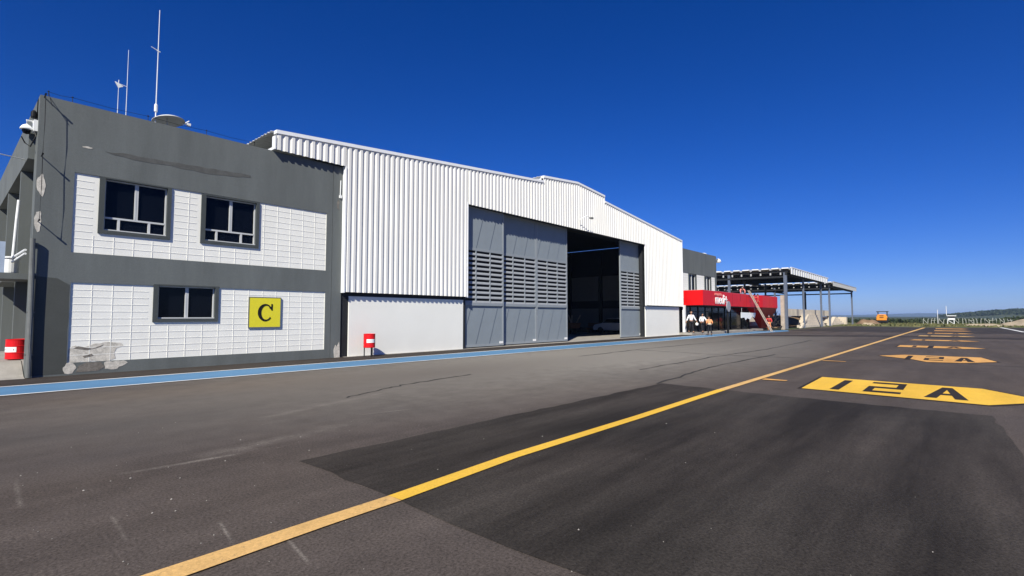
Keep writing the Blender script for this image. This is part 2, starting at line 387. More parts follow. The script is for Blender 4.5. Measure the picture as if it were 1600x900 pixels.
for i, (pl, lab, sp) in enumerate(boxes):
    cx = sum(p[0] for p in pl)/len(pl); t = thing('stand_marking', lab, 'ground marking', (cx, 1, 0), SB)
    mb = MB(); mb.sheet(grow(pl, .10), .006); mb.build('outline', 'mark_black', t)
    mb = MB()
    if sp == 'third':
        mb.sheet([(33.3, 2.45), (35.3, 2.45), (35.3, 1.22), (33.3, 1.22)], .010); mb.sheet([(33.3, 1.0), (35.3, 1.0), (35.3, -.1), (34.2, -1.0), (33.2, -.2)], .010)
    else: mb.sheet(pl, .010)
    mb.build('box', 'orange_mark' if i != 3 else 'yellow_pale', t)
    xs0, xs1 = min(p[0] for p in pl)+.35, max(p[0] for p in pl)-.3
    mb = MB()
    if i < 5:
        if sp != 'second': glyph_1(mb, xs0, xs1, 1.75, .014); glyph_A(mb, xs0, xs1, .5, -.1, .014)
        else: glyph_1(mb, xs0+.6, xs1-.4, 1.45, .014); glyph_2(mb, xs0+.6, xs1-.4, 1.0, .45, .014); glyph_A(mb, xs0+.6, xs1-.4, .15, -.4, .014)
        mb.build_each('character', 'mark_black', t)
t = MB(); ribbon(t, [(72, -4.95), (86, -4.75), (99, -4.5)], .35, .012); tag(t.build('edge_line', 'white_mark'), 'white painted line near the far right edge of the apron', 'ground marking')
t = MB(); ribbon(t, [(21.9, -2.0), (22.3, -3.2)], .16, .012); tag(t.build('edge_dash', 'white_mark'), 'short pale dash at the right beside the pointed orange box', 'ground marking')
# loose grit
mb = MB()
for k in range(150):
    x = 1 + abs(random.gauss(0, 3.2)); y = random.uniform(-1, 10); r = random.choice([.002, .003, .004, .004, .006, .009])*random.uniform(.7, 1.2)
    if random.random() < .3: x, y = 1.2+random.gauss(0, .5), 5.2+random.gauss(0, 1.1)
    a = random.random()*6
    vs = []
    for i in range(5): vs.append((x+r*math.cos(a+i*1.257)*random.uniform(.7, 1.3), y+r*math.sin(a+i*1.257)*random.uniform(.7, 1.3), .004))
    vs.append((x, y, .004+r*.9)); mb.add(vs, [(i, (i+1) % 5, 5) for i in range(5)])
tag(mb.build('gravel', 'concrete'), 'loose grit scattered over the near asphalt', 'gravel', kind='stuff')

# ------------------------------------------------------------------ office building (letter C)
F = 18.16
off = thing('office_building', 'two-storey grey office block with white block panels and a yellow C sign', 'building', (6, 22, 0))
XL, XR = 1.58, 10.44
W1, W2, W3 = (2.9, 4.65, 3.95, 5.57), (5.48, 7.28, 3.95, 5.55), (4.28, 6.07, 1.43, 2.57)
PU, PL = (2.35, 9.79, 3.35, 5.57), (2.38, 9.79, .34, 2.53)
mb = MB()
mb.grid_wall([XL, 10.02], [0, 7.5], F-.035, F, [PU, PL, W3])
mb.grid_wall([10.035, XR], [0, 7.5], F-.035, F, [])
mb.grid_wall([XL, XR], [0, 7.5], F+.03, F+.28, [W1, W2, W3])
mb.box(XR-.25, XR, F+.28, 40, 0, 7.5); mb.box(2.4, 2.6, F+.28, 40, 0, 6.6); mb.box(XL, 2.4, F+.28, F+.55, 0, 7.5)
mb.box(XL, XR, F+.56, 40, 6.65, 6.85); mb.box(XL, 1.78, F+.28, 40, 6.85, 7.5); mb.box(1.45, 1.75, F+.56, 40, 5.87, 6.64)
mb.box(1.75, 2.4, F+.56, 40, 6.4, 6.64); mb.box(XL, XR, 39.8, 40, 6.85, 7.5)
mb.build('wall', 'grey', off)
def block_panel(rect, holes, name='block_panel'):
    x0, x1, z0, z1 = rect; mb = MB(); mb.grid_wall([x0, x1], [z0, z1], F, F+.03, holes)
    nz = round((z1-z0)/.2); dz = (z1-z0)/nz; nxx = round((x1-x0)/.465); dx = (x1-x0)/nxx; r = .0075
    def cut(a, b, c, vert):   # free spans of a ridge outside the holes
        spans = [(a, b)]
        for h in holes:
            lo, hi, p0, p1 = (h[2]-.09, h[3]+.04, h[0]-.12, h[1]+.1) if vert else (h[0]-.12, h[1]+.1, h[2]-.09, h[3]+.04)
            if p0 < c < p1:
                ns = []
                for s0, s1 in spans:
                    if hi <= s0 or lo >= s1: ns.append((s0, s1)); continue
                    if lo > s0: ns.append((s0, lo))
                    if hi < s1: ns.append((hi, s1))
                spans = ns
        return spans
    for k in range(1, nz):
        z = z0+k*dz
        for a, b in cut(x0, x1, z, False): mb.box(a, b, F-.007, F, z-r, z+r)
    for k in range(0, nxx+1):
        x = x0+k*dx if 0 < k < nxx else (x0+r if k == 0 else x1-r)
        for a, b in cut(z0, z1, x, True): mb.box(x-r, x+r, F-.008, F, a, b)
    return mb.build(name, 'white', off)
block_panel(PU, [W1, W2]); block_panel(PL, [W3])
def office_window(rect, split, parent, y=F, wl=.13, wr=.10, wt=.04, wb=.10):
    x0, x1, z0, z1 = rect
    mb = MB()
    mb.box(x0-.0, x0+wl, y-.05, y+.27, z0, z1); mb.box(x1-wr, x1, y-.05, y+.27, z0, z1)
    mb.box(x0+wl, x1-wr, y-.05, y+.27, z0, z0+wb); mb.box(x0+wl, x1-wr, y-.05, y+.27, z1-wt, z1)
    w = mb.build('window', 'surround', parent)
    a0, a1, b0, b1 = x0+wl, x1-wr, z0+wb, z1-wt; fy = y+.07; mb = MB(); b = .035
    mb.box(a0, a1, fy-.06, fy+.05, b0, b0+.035)          # sill bar
    mb.box(a0, a1, fy, fy+.05, b1-b, b1); mb.box(a0, a0+b, fy, fy+.05, b0+.035, b1-b); mb.box(a1-b, a1, fy, fy+.05, b0+.035, b1-b)
    xm = (a0+a1)/2; zt = b0+(b1-b0)*.27 if split else b0+.035
    mb.box(xm-.045, xm-.003, fy-.006, fy+.044, zt, b1-b); mb.box(xm+.003, xm+.045, fy, fy+.05, zt, b1-b)
    if split:
        mb.box(a0+b, a1-b, fy-.003, fy+.047, zt-.05, zt)
        for q in (.235, .72): mb.box(a0+(a1-a0)*q-.03, a0+(a1-a0)*q+.03, fy, fy+.05, b0+.035, zt-.05)
    mb.build('frame', 'alu', w)
    mb = MB(); mb.box(a0, a1, fy+.052, fy+.06, b0, b1); mb.build('glass', 'glass', w)
    return w
office_window(W1, True, off); office_window(W2, True, off); office_window(W3, False, off)
def blob(cx, cz, rx, rz, n=22, j=.25):
    return [(cx+rx*math.cos(2*math.pi*i/n)*random.uniform(1-j, 1+j), cz+rz*math.sin(2*math.pi*i/n)*random.uniform(1-j, 1+j)) for i in range(n)]
mb = MB()
mb.prism([*jit([(2.40, .345), (2.40, .70), (2.55, .80), (2.72, .74), (2.95, .84), (3.2, .88), (3.55, .84), (3.62, .74), (3.45, .68), (3.40, .56), (3.44, .40), (3.3, .345)], .035, .09)], 'y', F-.005, F-.001)
mb.prism(jit([(2.34, .06), (2.30, .22), (2.37, .335), (2.50, .335), (2.58, .2), (2.5, .05)], .02, .06), 'y', F-.041, F-.034)
mb.prism(jit([(3.2, .12), (3.18, .3), (3.3, .33), (3.62, .33), (3.72, .26), (3.58, .17), (3.4, .09)], .02, .06), 'y', F-.041, F-.034)
for cx, cz, rx, rz in ((1.69, 5.06, .075, .30), (1.66, 4.1, .07, .26)): mb.prism([(max(x, XL+.003), z) for x, z in jit(blob(cx, cz, rx, rz, 12, .3), .012, .05)], 'y', F-.041, F-.034)
mb.prism([(10.2, .0), (10.17, .3), (10.24, .5), (10.30, .42), (10.40, .6), (10.43, .3), (10.43, .0)], 'y', F-.041, F-.034)
mb.prism(blob(2.6, 6.32, .12, .025), 'y', F-.041, F-.034)
mb.build_each('bare_plaster', 'plaster', off)
mb = MB()
mb.prism([(2.58, .07), (2.62, .24), (2.8, .33), (3.1, .32), (3.2, .18), (3.05, .08)], 'y', F-.041, F-.034)
mb.prism([(2.5, .72), (2.6, .78), (2.9, .7), (3.15, .80), (3.1, .74), (2.8, .66)], 'y', F-.008, F-.0055); mb.prism([(2.7, .5), (2.9, .56), (2.95, .5), (2.75, .45)], 'y', F-.008, F-.0055)
mb.prism([(10.2, 6.05), (10.26, 6.2), (10.3, 6.05), (10.27, 5.9), (10.33, 5.75), (10.22, 5.85)], 'y', F-.041, F-.034)
mb.build_each('damp_patch', 'plaster_d', off)
mb = MB(); up = [(3.0, 6.30), (3.6, 6.36), (4.4, 6.36), (5.2, 6.40), (6.0, 6.42), (6.6, 6.46), (6.95, 6.44)]
lo = [(6.95, 6.36), (6.3, 6.28), (5.4, 6.22), (4.6, 6.26), (3.9, 6.22), (3.2, 6.25)]
mb.prism(jit(up+lo, .02, .2), 'y', F-.040, F-.034); mb.build('repair_smear', 'repair', off)
mb = MB(); mb.prism(jit([(XL+.005, .05), (2.36, .05), (2.36, 2.45), (2.1, 2.62), (XL+.005, 2.66)], .01, .3), 'y', F-.038, F-.0345); mb.build('darker_lower_coat', 'grey_dark', off)
for y in (20.5, 24.5, 28.5, 32.5):
    mb = MB(); mb.box(1.47, 2.4, y, y+.22, 0, 5.86); mb.build('fin', 'grey', off)
mb = MB(); mb.box(.75, 2.4, 18.95, 20.49, 2.60, 2.76); mb.box(1.2, 2.4, 20.73, 24.49, 2.60, 2.76); mb.build('ledge', 'grey', off)
mb = MB()
for y in (22.2, 26.2): mb.box(2.36, 2.395, y-.8, y+.8, 1.2, 2.3); mb.box(2.36, 2.395, y-.8, y+.8, 3.9, 5.2)
mb.build_each('side_window', 'glass', off)
mb = MB(); mb.tube([(1.57, 18.0, 3.62), (1.6, 18.02, 1.8), (1.62, 18.02, .02)], .055, 12)
for z in (.6, 1.7, 2.7, 3.5): mb.box(1.53, 1.69, 18.06, 18.12, z-.02, z+.02)
mb.build('downpipe', 'pipe', off, smooth=False)
mb = MB(); mb.tube([(1.43, 20.25, 4.95), (1.40, 20.15, 4.4), (1.36, 20.1, 3.27)], .034, 10); mb.tube([(1.5, 18.7, 3.38), (1.32, 19.6, 3.22)], .03); mb.tube([(1.5, 18.7, 3.28), (1.32, 19.6, 3.1)], .03); mb.build_each('waste_pipe', 'plastic', off)
mb = MB(); mb.tube([(10.33, F-.06, 6.95), (10.32, F-.06, 6.35)], .02, 8); mb.box(10.28, 10.37, F-.09, F-.036, 6.25, 6.36); mb.build('cable_conduit', 'plastic', off)

sg = thing('letter_sign', 'square yellow sign with a black serif letter C on white blocks', 'sign', (7.55, F-.04, 1.73))
mb = MB(); mb.box(7.03, 8.08, F-.05, F-.019, 1.23, 2.24); mb.build('board', 'yellow_sign', sg)
mb = MB(); w = .025; x0, x1, z0, z1 = 7.03, 8.08, 1.23, 2.24
mb.box(x0-w, x0, F-.055, F-.019, z0-w, z1+w); mb.box(x1, x1+w, F-.055, F-.019, z0-w, z1+w); mb.box(x0, x1, F-.055, F-.019, z0-w, z0); mb.box(x0, x1, F-.055, F-.019, z1, z1+w); mb.build('rim', 'pipe', sg)
mb = MB(); cx, cz = 7.56, 1.73; outer = []; inner = []
for i in range(33):
    a = R(38+i*(322-38)/32); t_ = abs(math.sin((a-math.pi)/1)); 
    outer.append((cx+.25*math.cos(a), cz+.30*math.sin(a))); k = .26*(1-abs(math.cos((a-math.pi)/2)))
    inner.append((cx+.03+.17*math.cos(a), cz+.245*math.sin(a)))
n = len(outer)
for i in range(n-1): mb.prism([outer[i], outer[i+1], inner[i+1], inner[i]], 'y', F-.062, F-.05)
mb.prism([(cx+.20, cz+.30), (cx+.245, cz+.30), (cx+.245, cz+.08), (cx+.20, cz+.08)], 'y', F-.0625, F-.051)
mb.prism([(cx+.12, cz+.17), (cx+.20, cz+.2), (cx+.20, cz+.10)], 'y', F-.0622, F-.0505); mb.build('letter', 'black', sg)

# roof things
def antenna(name, label, x, y, z0, z1, r, extras):
    a = thing(name, label, 'antenna', (x, y, z0), 'radio antennas on the office roof')
    mb = MB(); mb.tube([(x, y, z0), (x, y, z0+(z1-z0)*.45), (x, y, z1)], [r*1.3, r, r*.6], 8); mb.build('mast', 'plastic', a)
    for nm, b in extras: b.build(nm, 'plastic', a)
b1_ = MB().lathe([(.045, 0), (.05, .02), (.05, .22), (.03, .26)], (4.47, 19.5, 8.3), 12); b2_ = MB().tube([(4.47, 19.5, 10.35), (4.27, 19.5, 10.42)], .012).tube([(4.43, 19.5, 10.35), (4.53, 19.5, 10.33)], .02)
antenna('whip_antenna', 'tall white whip antenna with a small white box at its base', 4.47, 19.5, 6.85, 11.74, .016, [('base_box', b1_), ('side_rod', b2_)])
antenna('whip_antenna', 'thin plain white antenna rod, shorter and left of the tall whip', 3.78, 20, 6.85, 10.28, .010, [('side_rod', MB().tube([(3.78, 20, 9.05), (3.57, 20, 9.08)], .01))])
antenna('wind_vane_mast', 'short roof mast with a small arrow head, leftmost of the three', 3.56, 20, 6.85, 9.0, .011, [('vane', MB().prism([(3.46, 9.12), (3.68, 9.02), (3.56, 8.94)], 'y', 19.97, 20.03).tube([(3.56, 20, 9.0), (3.56, 20, 9.2)], .01)), ('base_box', MB().box(3.5, 3.66, 19.94, 20.06, 7.9, 8.0))])
d = thing('satellite_dish', 'white satellite dish tilted upward on the office roof', 'satellite dish', (4.82, 19.6, 6.85))
mb = MB(); prof = []
for k in range(9): q = k/8; prof.append((.47*q+.001, .16*q*q))
for k in range(8, -1, -1): q = k/8; prof.append((.47*q+.001, .16*q*q-.02))
mb.lathe(prof, (0, 0, 0), 28); rot = Matrix.Rotation(R(172), 4, 'Y') @ Matrix.Rotation(R(8), 4, 'X')
mb.v = [tuple((rot @ Vector(p)) + Vector((4.82, 19.55, 8.24))) for p in mb.v]; mb.build('dish', 'roofing', d, smooth=True)
mb = MB(); mb.tube([(4.82, 19.6, 6.85), (4.82, 19.6, 8.2)], .03); mb.build('stand', 'roofing', d)
mb = MB(); mb.tube([(5.2, 19.5, 8.05), (5.42, 19.45, 8.25)], .02); mb.tube([(5.2, 19.6, 8.2), (5.36, 19.5, 8.12), (5.44, 19.45, 8.12)], .018); mb.box(5.36, 5.46, 19.4, 19.5, 8.08, 8.16); mb.build('receiver', 'plastic', d)
w = thing('lightning_wire', 'thin dark wire on small stand-offs along the office parapet', 'wire', (5, F, 7.5)); mb = MB()
px = [1.75, 2.25, 4.0, 5.6, 7.1]; zt = 7.68
for i in range(len(px)-1): mb.tube([(px[i], F+.12, zt), ((px[i]+px[i+1])/2, F+.12, zt-.03), (px[i+1], F+.12, zt)], .005, 6)
mb.tube([(1.75, F+.12, zt), (1.8, F-.25, 7.2)], .007, 6); mb.build('wire', 'black', w)
for x in px:
    mb = MB(); mb.tube([(x, F+.12, 7.49), (x, F+.12, zt)], .008, 6); mb.lathe([(.014, 0), (.024, .015), (.018, .035)], (x, F+.12, zt-.01), 8); mb.build('stand_off', 'black', w)
w = thing('earthing_cable', 'dark vertical cable on three black insulators down the left corner', 'cable', (1.8, F-.3, 3)); mb = MB()
for z0, z1 in ((7.45, 5.85), (5.85, 4.1)): mb.tube([(1.66, F-.30, z0), (1.67, F-.31, (z0+z1)/2), (1.66, F-.30, z1)], .008, 6)
mb.build('cable', 'black', w)
for z in (7.45, 5.85, 4.1):
    mb = MB(); mb.tube([(1.66, F-.36, z), (1.66, F-.03, z)], .012, 8); mb.tube([(1.66, F-.36, z), (1.66, F-.26, z)], .022, 8); mb.build('stand_off', 'black', w)
c = thing('security_camera', 'white dome security camera on a bracket at the left office corner', 'camera', (1.5, 18.6, 6.7))
mb = MB(); mb.tube([(1.585, 18.5, 6.70), (1.50, 18.55, 6.85), (1.38, 18.55, 6.85), (1.38, 18.55, 6.72)], .027, 10); mb.box(1.50, 1.58, 18.32, 18.62, 6.55, 6.85); mb.build('bracket', 'plastic', c)
mb = MB(); mb.lathe([(.03, .14), (.09, .10), (.13, .03), (.136, 0), (.10, -.01)], (1.38, 18.55, 6.60), 20); mb.build('housing', 'plastic', c, smooth=True)
mb = MB(); mb.lathe([(.095, 0), (.09, -.05), (.06, -.10), (.01, -.12)], (1.38, 18.55, 6.592), 20); mb.build('dome', 'glass', c, smooth=True)
mb = MB(); mb.tube([(1.56, 18.4, 6.8), (1.55, 18.35, 6.4), (1.46, 18.4, 6.12), (1.36, 18.5, 6.22), (1.29, 18.52, 6.38)], .016, 6); mb.build('cable', 'black', c)
mb = MB(); mb.lathe([(.05, 0), (.065, .05), (.065, .17), (.03, .22)], (1.50, 18.42, 6.90), 10); tag(mb.build('siren', 'black', None, loc=(1.5, 18.42, 6.9)), 'small black siren above the dome camera at the office corner', 'siren')
mb = MB(); mb.tube([(-1.4, 16.5, 5.9), (0, 17.8, 5.72), (1.44, 19.3, 5.95)], .014, 6); tag(mb.build('overhead_cable', 'plastic'), 'pale cable running in from the left to the office eave', 'cable')
tk = thing('water_tank', 'small white water tank with a flat lid on the office ledge', 'tank', (1.25, 19.75, 2.76))
mb = MB(); mb.lathe([(.15, 0), (.165, .05), (.175, .38), (.16, .42)], (1.31, 19.8, 2.78), 20); mb.build('body', 'plastic', tk, smooth=False)
mb = MB(); mb.lathe([(.2, 0), (.205, .03), (.12, .06)], (1.31, 19.8, 3.205), 20); mb.build('lid', 'plastic', tk)
mb = MB()
for k in range(6): mb.box(.78+k*.062, .78+(k+1)*.062, 19.28, 19.30+.02*(k % 2), 2.765, 3.62)
tag(mb.build('pale_panel', 'pale_blue'), 'pale blue corrugated screen standing at the outer end of the ledge', 'screen')
mb = MB(); mb.prism([(17.95, 0), (18.3, .03), (19.1, .40), (19.1, .40), (44, .42), (44, -.05), (17.95, -.05)], 'x', -14, 1.56); struct(mb.build('left_pavement', 'concrete'))
mb = MB(); mb.box(1.58, 2.38, F+.56, 40, 0, .41); struct(mb.build('recess_pavement', 'concrete'))

# red drums
def drum(x, y, zb, label, legs, a_=-150):
    d = thing('litter_drum', label, 'bin', (x, y, zb if not legs else 0), 'red drum bins'); r = .225
    mb = MB(); mb.lathe([(r-.02, 0), (r, .01), (r+.008, .02), (r, .03), (r, .17), (r+.01, .18), (r, .19), (r, .36), (r+.01, .37), (r, .38), (r, .52), (r+.01, .54), (r-.01, .55), (r-.015, .50), (.02, .48)], (x, y, zb), 28); mb.build('barrel', 'red', d)
    mb = MB(); n = 10
    for i in range(n):
        a0, a1 = R(a_+i*9), R(a_+(i+1)*9); q = r+.004
        mb.add([(x+q*math.cos(a0), y+q*math.sin(a0), zb+.20), (x+q*math.cos(a1), y+q*math.sin(a1), zb+.20), (x+q*math.cos(a1), y+q*math.sin(a1), zb+.34), (x+q*math.cos(a0), y+q*math.sin(a0), zb+.34)], [(0, 1, 2, 3)])
    lb = mb.build('label', 'label', d)
    mb = MB(); q = r+.006
    for j, (s, e, z0, z1) in enumerate(((2.0, 4.2, .255, .285), (5.6, 8.6, .25, .29))):
        a0, a1 = R(a_+s*9), R(a_+e*9)
        mb.add([(x+q*math.cos(a0), y+q*math.sin(a0), zb+z0), (x+q*math.cos(a1), y+q*math.sin(a1), zb+z0), (x+q*math.cos(a1), y+q*math.sin(a1), zb+z1), (x+q*math.cos(a0), y+q*math.sin(a0), zb+z1)], [(0, 1, 2, 3)])
    mb.build_each('print', 'black', lb)
    if legs:
        for a in (20, 140, 260):
            mb = MB(); mb.tube([(x+.19*math.cos(R(a)), y+.19*math.sin(R(a)), 0), (x+.19*math.cos(R(a)), y+.19*math.sin(R(a)), zb+.02)], .022, 8); mb.build('leg', 'dark_steel', d)
drum(11.38, 17.55, .36, 'red drum bin on thin legs in front of the white hangar wall', True)
drum(1.50, 19.6, .42, 'red drum bin without legs on the pavement left of the downpipe', False, -185)

# ------------------------------------------------------------------ hangar
han = thing('hangar', 'long white corrugated hangar with low gable roof and grey sliding doors', 'hangar', (27, 30, 0))
CF = 17.93                                        # rib crests of the cladding face
HX0, HX1 = 10.46, 42.96; OX0, OX1, OZ = 17.11, 36.0, 7.14; EX0 = 7.70
def roof_z(x): return 8.19+(x-7.67)*.0857 if x < 26.73 else 9.825-(x-26.73)*.0984
def top_z(x):
    if 23.2 <= x <= 26.73: return 9.82+(x-23.2)*.0935
    if 26.73 < x <= 30.05: return 10.15-(x-26.73)*.083
    return roof_z(x)
def clad(mb, x0, x1, zb, zt_fn, y=CF, depth=.045, pitch=.255):
    prof = [(0, depth), (.09, depth), (.12, 0), (.225, 0)]   # trough, trough, crest, crest
    pts = []; k = math.floor(x0/pitch)
    while k*pitch < x1:
        for dx, dy in prof:
            x = k*pitch+dx*pitch/.255
            if x0 < x < x1: pts.append((x, y+dy))
        k += 1
    pts = [(x0, y+.0)]+pts+[(x1, y+.0)]
    for i in range(len(pts)-1):
        (xa, ya), (xb, yb) = pts[i], pts[i+1]
        mb.add([(xa, ya, zb), (xb, yb, zb), (xb, yb, zt_fn(xb)-.03), (xa, ya, zt_fn(xa)-.03)], [(0, 1, 2, 3)])
mb = MB()
clad(mb, EX0, HX0, 7.52, top_z); clad(mb, HX0, OX0, 2.55, top_z); clad(mb, OX0, 23.2, OZ, top_z); clad(mb, 23.2, 30.05, OZ, top_z); clad(mb, 30.05, OX1, OZ, top_z); clad(mb, OX1, HX1, 2.45, top_z)
o = mb.build('cladding', 'clad', han); sm = o.modifiers.new('thickness', 'SOLIDIFY'); sm.thickness = .004; sm.offset = 0
mb = MB()   # flashing along the roof edge, cover trims at the opening and corner
def flash(xa, xb, fa, fb, y0=CF-.03, y1=CF+.2, h=.13):
    mb.add([(xa, y0, fa-h), (xb, y0, fb-h), (xb, y0, fb), (xa, y0, fa), (xa, y1, fa-h), (xb, y1, fb-h), (xb, y1, fb+.004), (xa, y1, fa+.004)], [(0,1,2,3),(3,2,6,7),(4,7,6,5),(0,4,5,1),(0,3,7,4),(1,5,6,2)])
flash(EX0, 23.2, roof_z(EX0)+.03, roof_z(23.2)+.03); flash(23.2, 26.73, top_z(23.21)+.03, 10.18); flash(26.73, 30.05, 10.18, top_z(30.04)+.03); flash(30.05, HX1+.03, roof_z(30.05)+.03, roof_z(HX1)+.03)
mb.box(OX0-.05, OX0, CF-.015, CF+.1, 2.52, OZ+.06); mb.box(OX1, OX1+.05, CF-.015, CF+.1, 2.42, OZ+.06); mb.box(OX0, OX1, CF+.06, CF+.12, OZ+.01, OZ+.08)
mb.box(HX1-.04, HX1+.03, CF-.02, CF+.3, 2.42, roof_z(HX1)-.1); mb.box(HX0-.03, HX0+.03, CF-.012, CF+.23, 2.52, 7.52); mb.box(EX0-.05, EX0, CF-.02, 20.6, 7.52, 7.62); mb.box(EX0-.05, EX0, CF-.02, CF+.2, 7.62, 8.0)
mb.build('flashing', 'flash', han)
def roof_strip(mb, xa, xb, fz, y0=CF+.2, y1=45, pitch=.26, n=8):
    k = 0; y = y0; prev = None
    while y < y1:
        for dy, dz in ((0, .04), (.05, 0), (.18, 0), (.23, .04)):
            cur = (y+dy, dz)
            if prev: mb.add([(xa, prev[0], fz(xa)+prev[1]), (xb, prev[0], fz(xb)+prev[1]), (xb, cur[0], fz(xb)+cur[1]), (xa, cur[0], fz(xa)+cur[1])], [(0, 1, 2, 3)])
            prev = cur
        y += pitch
mb = MB(); roof_strip(mb, EX0-.12, 26.73, lambda x: roof_z(x)-.02); roof_strip(mb, 26.73, HX1+.1, lambda x: roof_z(x)-.02)
o = mb.build('roof', 'roofing', han); sm = o.modifiers.new('thickness', 'SOLIDIFY'); sm.thickness = .01; sm.offset = -1
rf = o
mb = MB(); mz = lambda x: top_z(min(max(x, 23.21), 30.04))-.02
roof_strip(mb, 23.1, 26.73, mz); roof_strip(mb, 26.73, 30.1, mz)
mb.box(23.2, 23.25, CF+.2, 45, roof_z(23.2)-.1, 9.8); mb.box(30.0, 30.05, CF+.2, 45, roof_z(30.05)-.1, 9.85); o = mb.build('ridge_monitor', 'roofing', rf); sm = o.modifiers.new('thickness', 'SOLIDIFY'); sm.thickness = .01; sm.offset = -1
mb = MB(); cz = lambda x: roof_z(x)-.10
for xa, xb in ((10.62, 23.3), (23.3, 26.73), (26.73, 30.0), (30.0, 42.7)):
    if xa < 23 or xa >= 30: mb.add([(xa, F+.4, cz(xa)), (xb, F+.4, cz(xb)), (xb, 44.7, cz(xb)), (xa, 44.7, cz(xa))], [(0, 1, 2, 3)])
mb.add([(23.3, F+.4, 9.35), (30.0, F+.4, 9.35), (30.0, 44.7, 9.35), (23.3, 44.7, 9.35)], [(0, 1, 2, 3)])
mb.build('ceiling_shade_sheet', 'dark_steel', han)  # added dark sheets, paint the shaded roof underside nearly black
# lower walls, dark band and posts, inner walls
mb = MB(); mb.box(10.80, 17.0, F-.02, F+.25, 0, 2.40); mb.box(36.3, 42.55, F-.02, F+.25, 0, 2.38); mb.build_each('lower_wall', 'white_wall', han, bevel=.01)
mb = MB(); mb.box(10.5, 17.15, F+.02, F+.2, 2.40, 2.56); mb.box(36.02, 42.7, F+.02, F+.2, 2.38, 2.5); mb.box(10.47, 10.79, F+.02, F+.24, 0, 2.4); mb.box(17.0, 17.16, F+.0, F+.30, 0, 7.12); mb.box(35.99, 36.29, F+.06, F+.30, 0, 7.12); mb.box(42.56, 42.9, F+.03, F+.24, 0, 2.4)
mb.box(EX0+.1, HX0, CF+.06, CF+.2, 7.6, 7.7); mb.box(OX0, OX1, F+.02, F+.12, OZ+.0, OZ+.12); mb.box(OX0, OX1, F+.16, F+.3, OZ+.05, OZ+.3); mb.build('dark_frame', 'dark_steel', han)
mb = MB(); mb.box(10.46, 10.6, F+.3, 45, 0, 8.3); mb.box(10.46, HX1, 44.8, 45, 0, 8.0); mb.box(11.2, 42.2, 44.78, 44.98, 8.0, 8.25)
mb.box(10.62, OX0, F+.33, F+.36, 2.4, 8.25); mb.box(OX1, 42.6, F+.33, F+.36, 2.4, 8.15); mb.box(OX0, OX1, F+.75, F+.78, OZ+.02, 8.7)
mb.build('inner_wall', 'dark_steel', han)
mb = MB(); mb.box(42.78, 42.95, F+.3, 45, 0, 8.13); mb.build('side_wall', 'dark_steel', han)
mb = MB()
y = 19.0
while y < 44:
    mb.box(42.72, 42.775, y+.15, y+3.35, 3.1, 5.5); mb.box(42.72, 42.775, y+.15, y+3.35, .5 if y < 28 else .2, 2.35); y += 3.6
mb.build_each('inner_panel', 'inner', han)
mb = MB()
for y in (22.4, 26.0, 29.6, 33.2, 36.8, 40.4): mb.box(42.5, 42.76, y-.15, y+.15, 0, 7.9)
for y in (22.4, 29.6, 36.8):
    for (xa, xb) in ((10.6, 26.73), (26.73, 42.7)):
        a, b = roof_z(xa)-.3, roof_z(xb)-.3; mb.add([(xa, y-.1, a-.35), (xb, y-.1, b-.35), (xb, y-.1, b), (xa, y-.1, a), (xa, y+.1, a-.35), (xb, y+.1, b-.35), (xb, y+.1, b), (xa, y+.1, a)], [(0,1,2,3),(4,7,6,5),(0,4,5,1),(3,2,6,7),(0,3,7,4),(1,5,6,2)])
mb.build('portal_frame', 'dark_steel', han)
mb = MB(); mb.box(10.6, 42.75, F-.15, 44.8, .004, .012); mb.build('floor', 'concrete', han)
# sliding doors
def folded(mb, x0, x1, z0, z1, y, shift, strips=3, amp=.026):
    """sheet pressed into slanted folds, clipped to the rectangle"""
    bm = bmesh.new(); w = (x1-x0)/strips
    for k in range(-2, strips+2):
        xa = x0+k*w; bot = xa; top = xa+shift
        a = [bm.verts.new(p) for p in ((bot, y, z0), (bot+w*.97, y-amp, z0), (top+w*.97, y-amp, z1), (top, y, z1))]
        bm.faces.new(a)
        b = [bm.verts.new(p) for p in ((bot+w*.97, y-amp, z0), (bot+w, y, z0), (top+w, y, z1), (top+w*.97, y-amp, z1))]
        bm.faces.new(b)
    for co, no in (((x0, 0, 0), (-1, 0, 0)), ((x1, 0, 0), (1, 0, 0))):
        bmesh.ops.bisect_plane(bm, geom=bm.verts[:]+bm.edges[:]+bm.faces[:], plane_co=co, plane_no=no, clear_outer=True)
    bm.verts.index_update(); mb.add([v.co[:] for v in bm.verts], [[v.index for v in f.verts] for f in bm.faces]); bm.free()
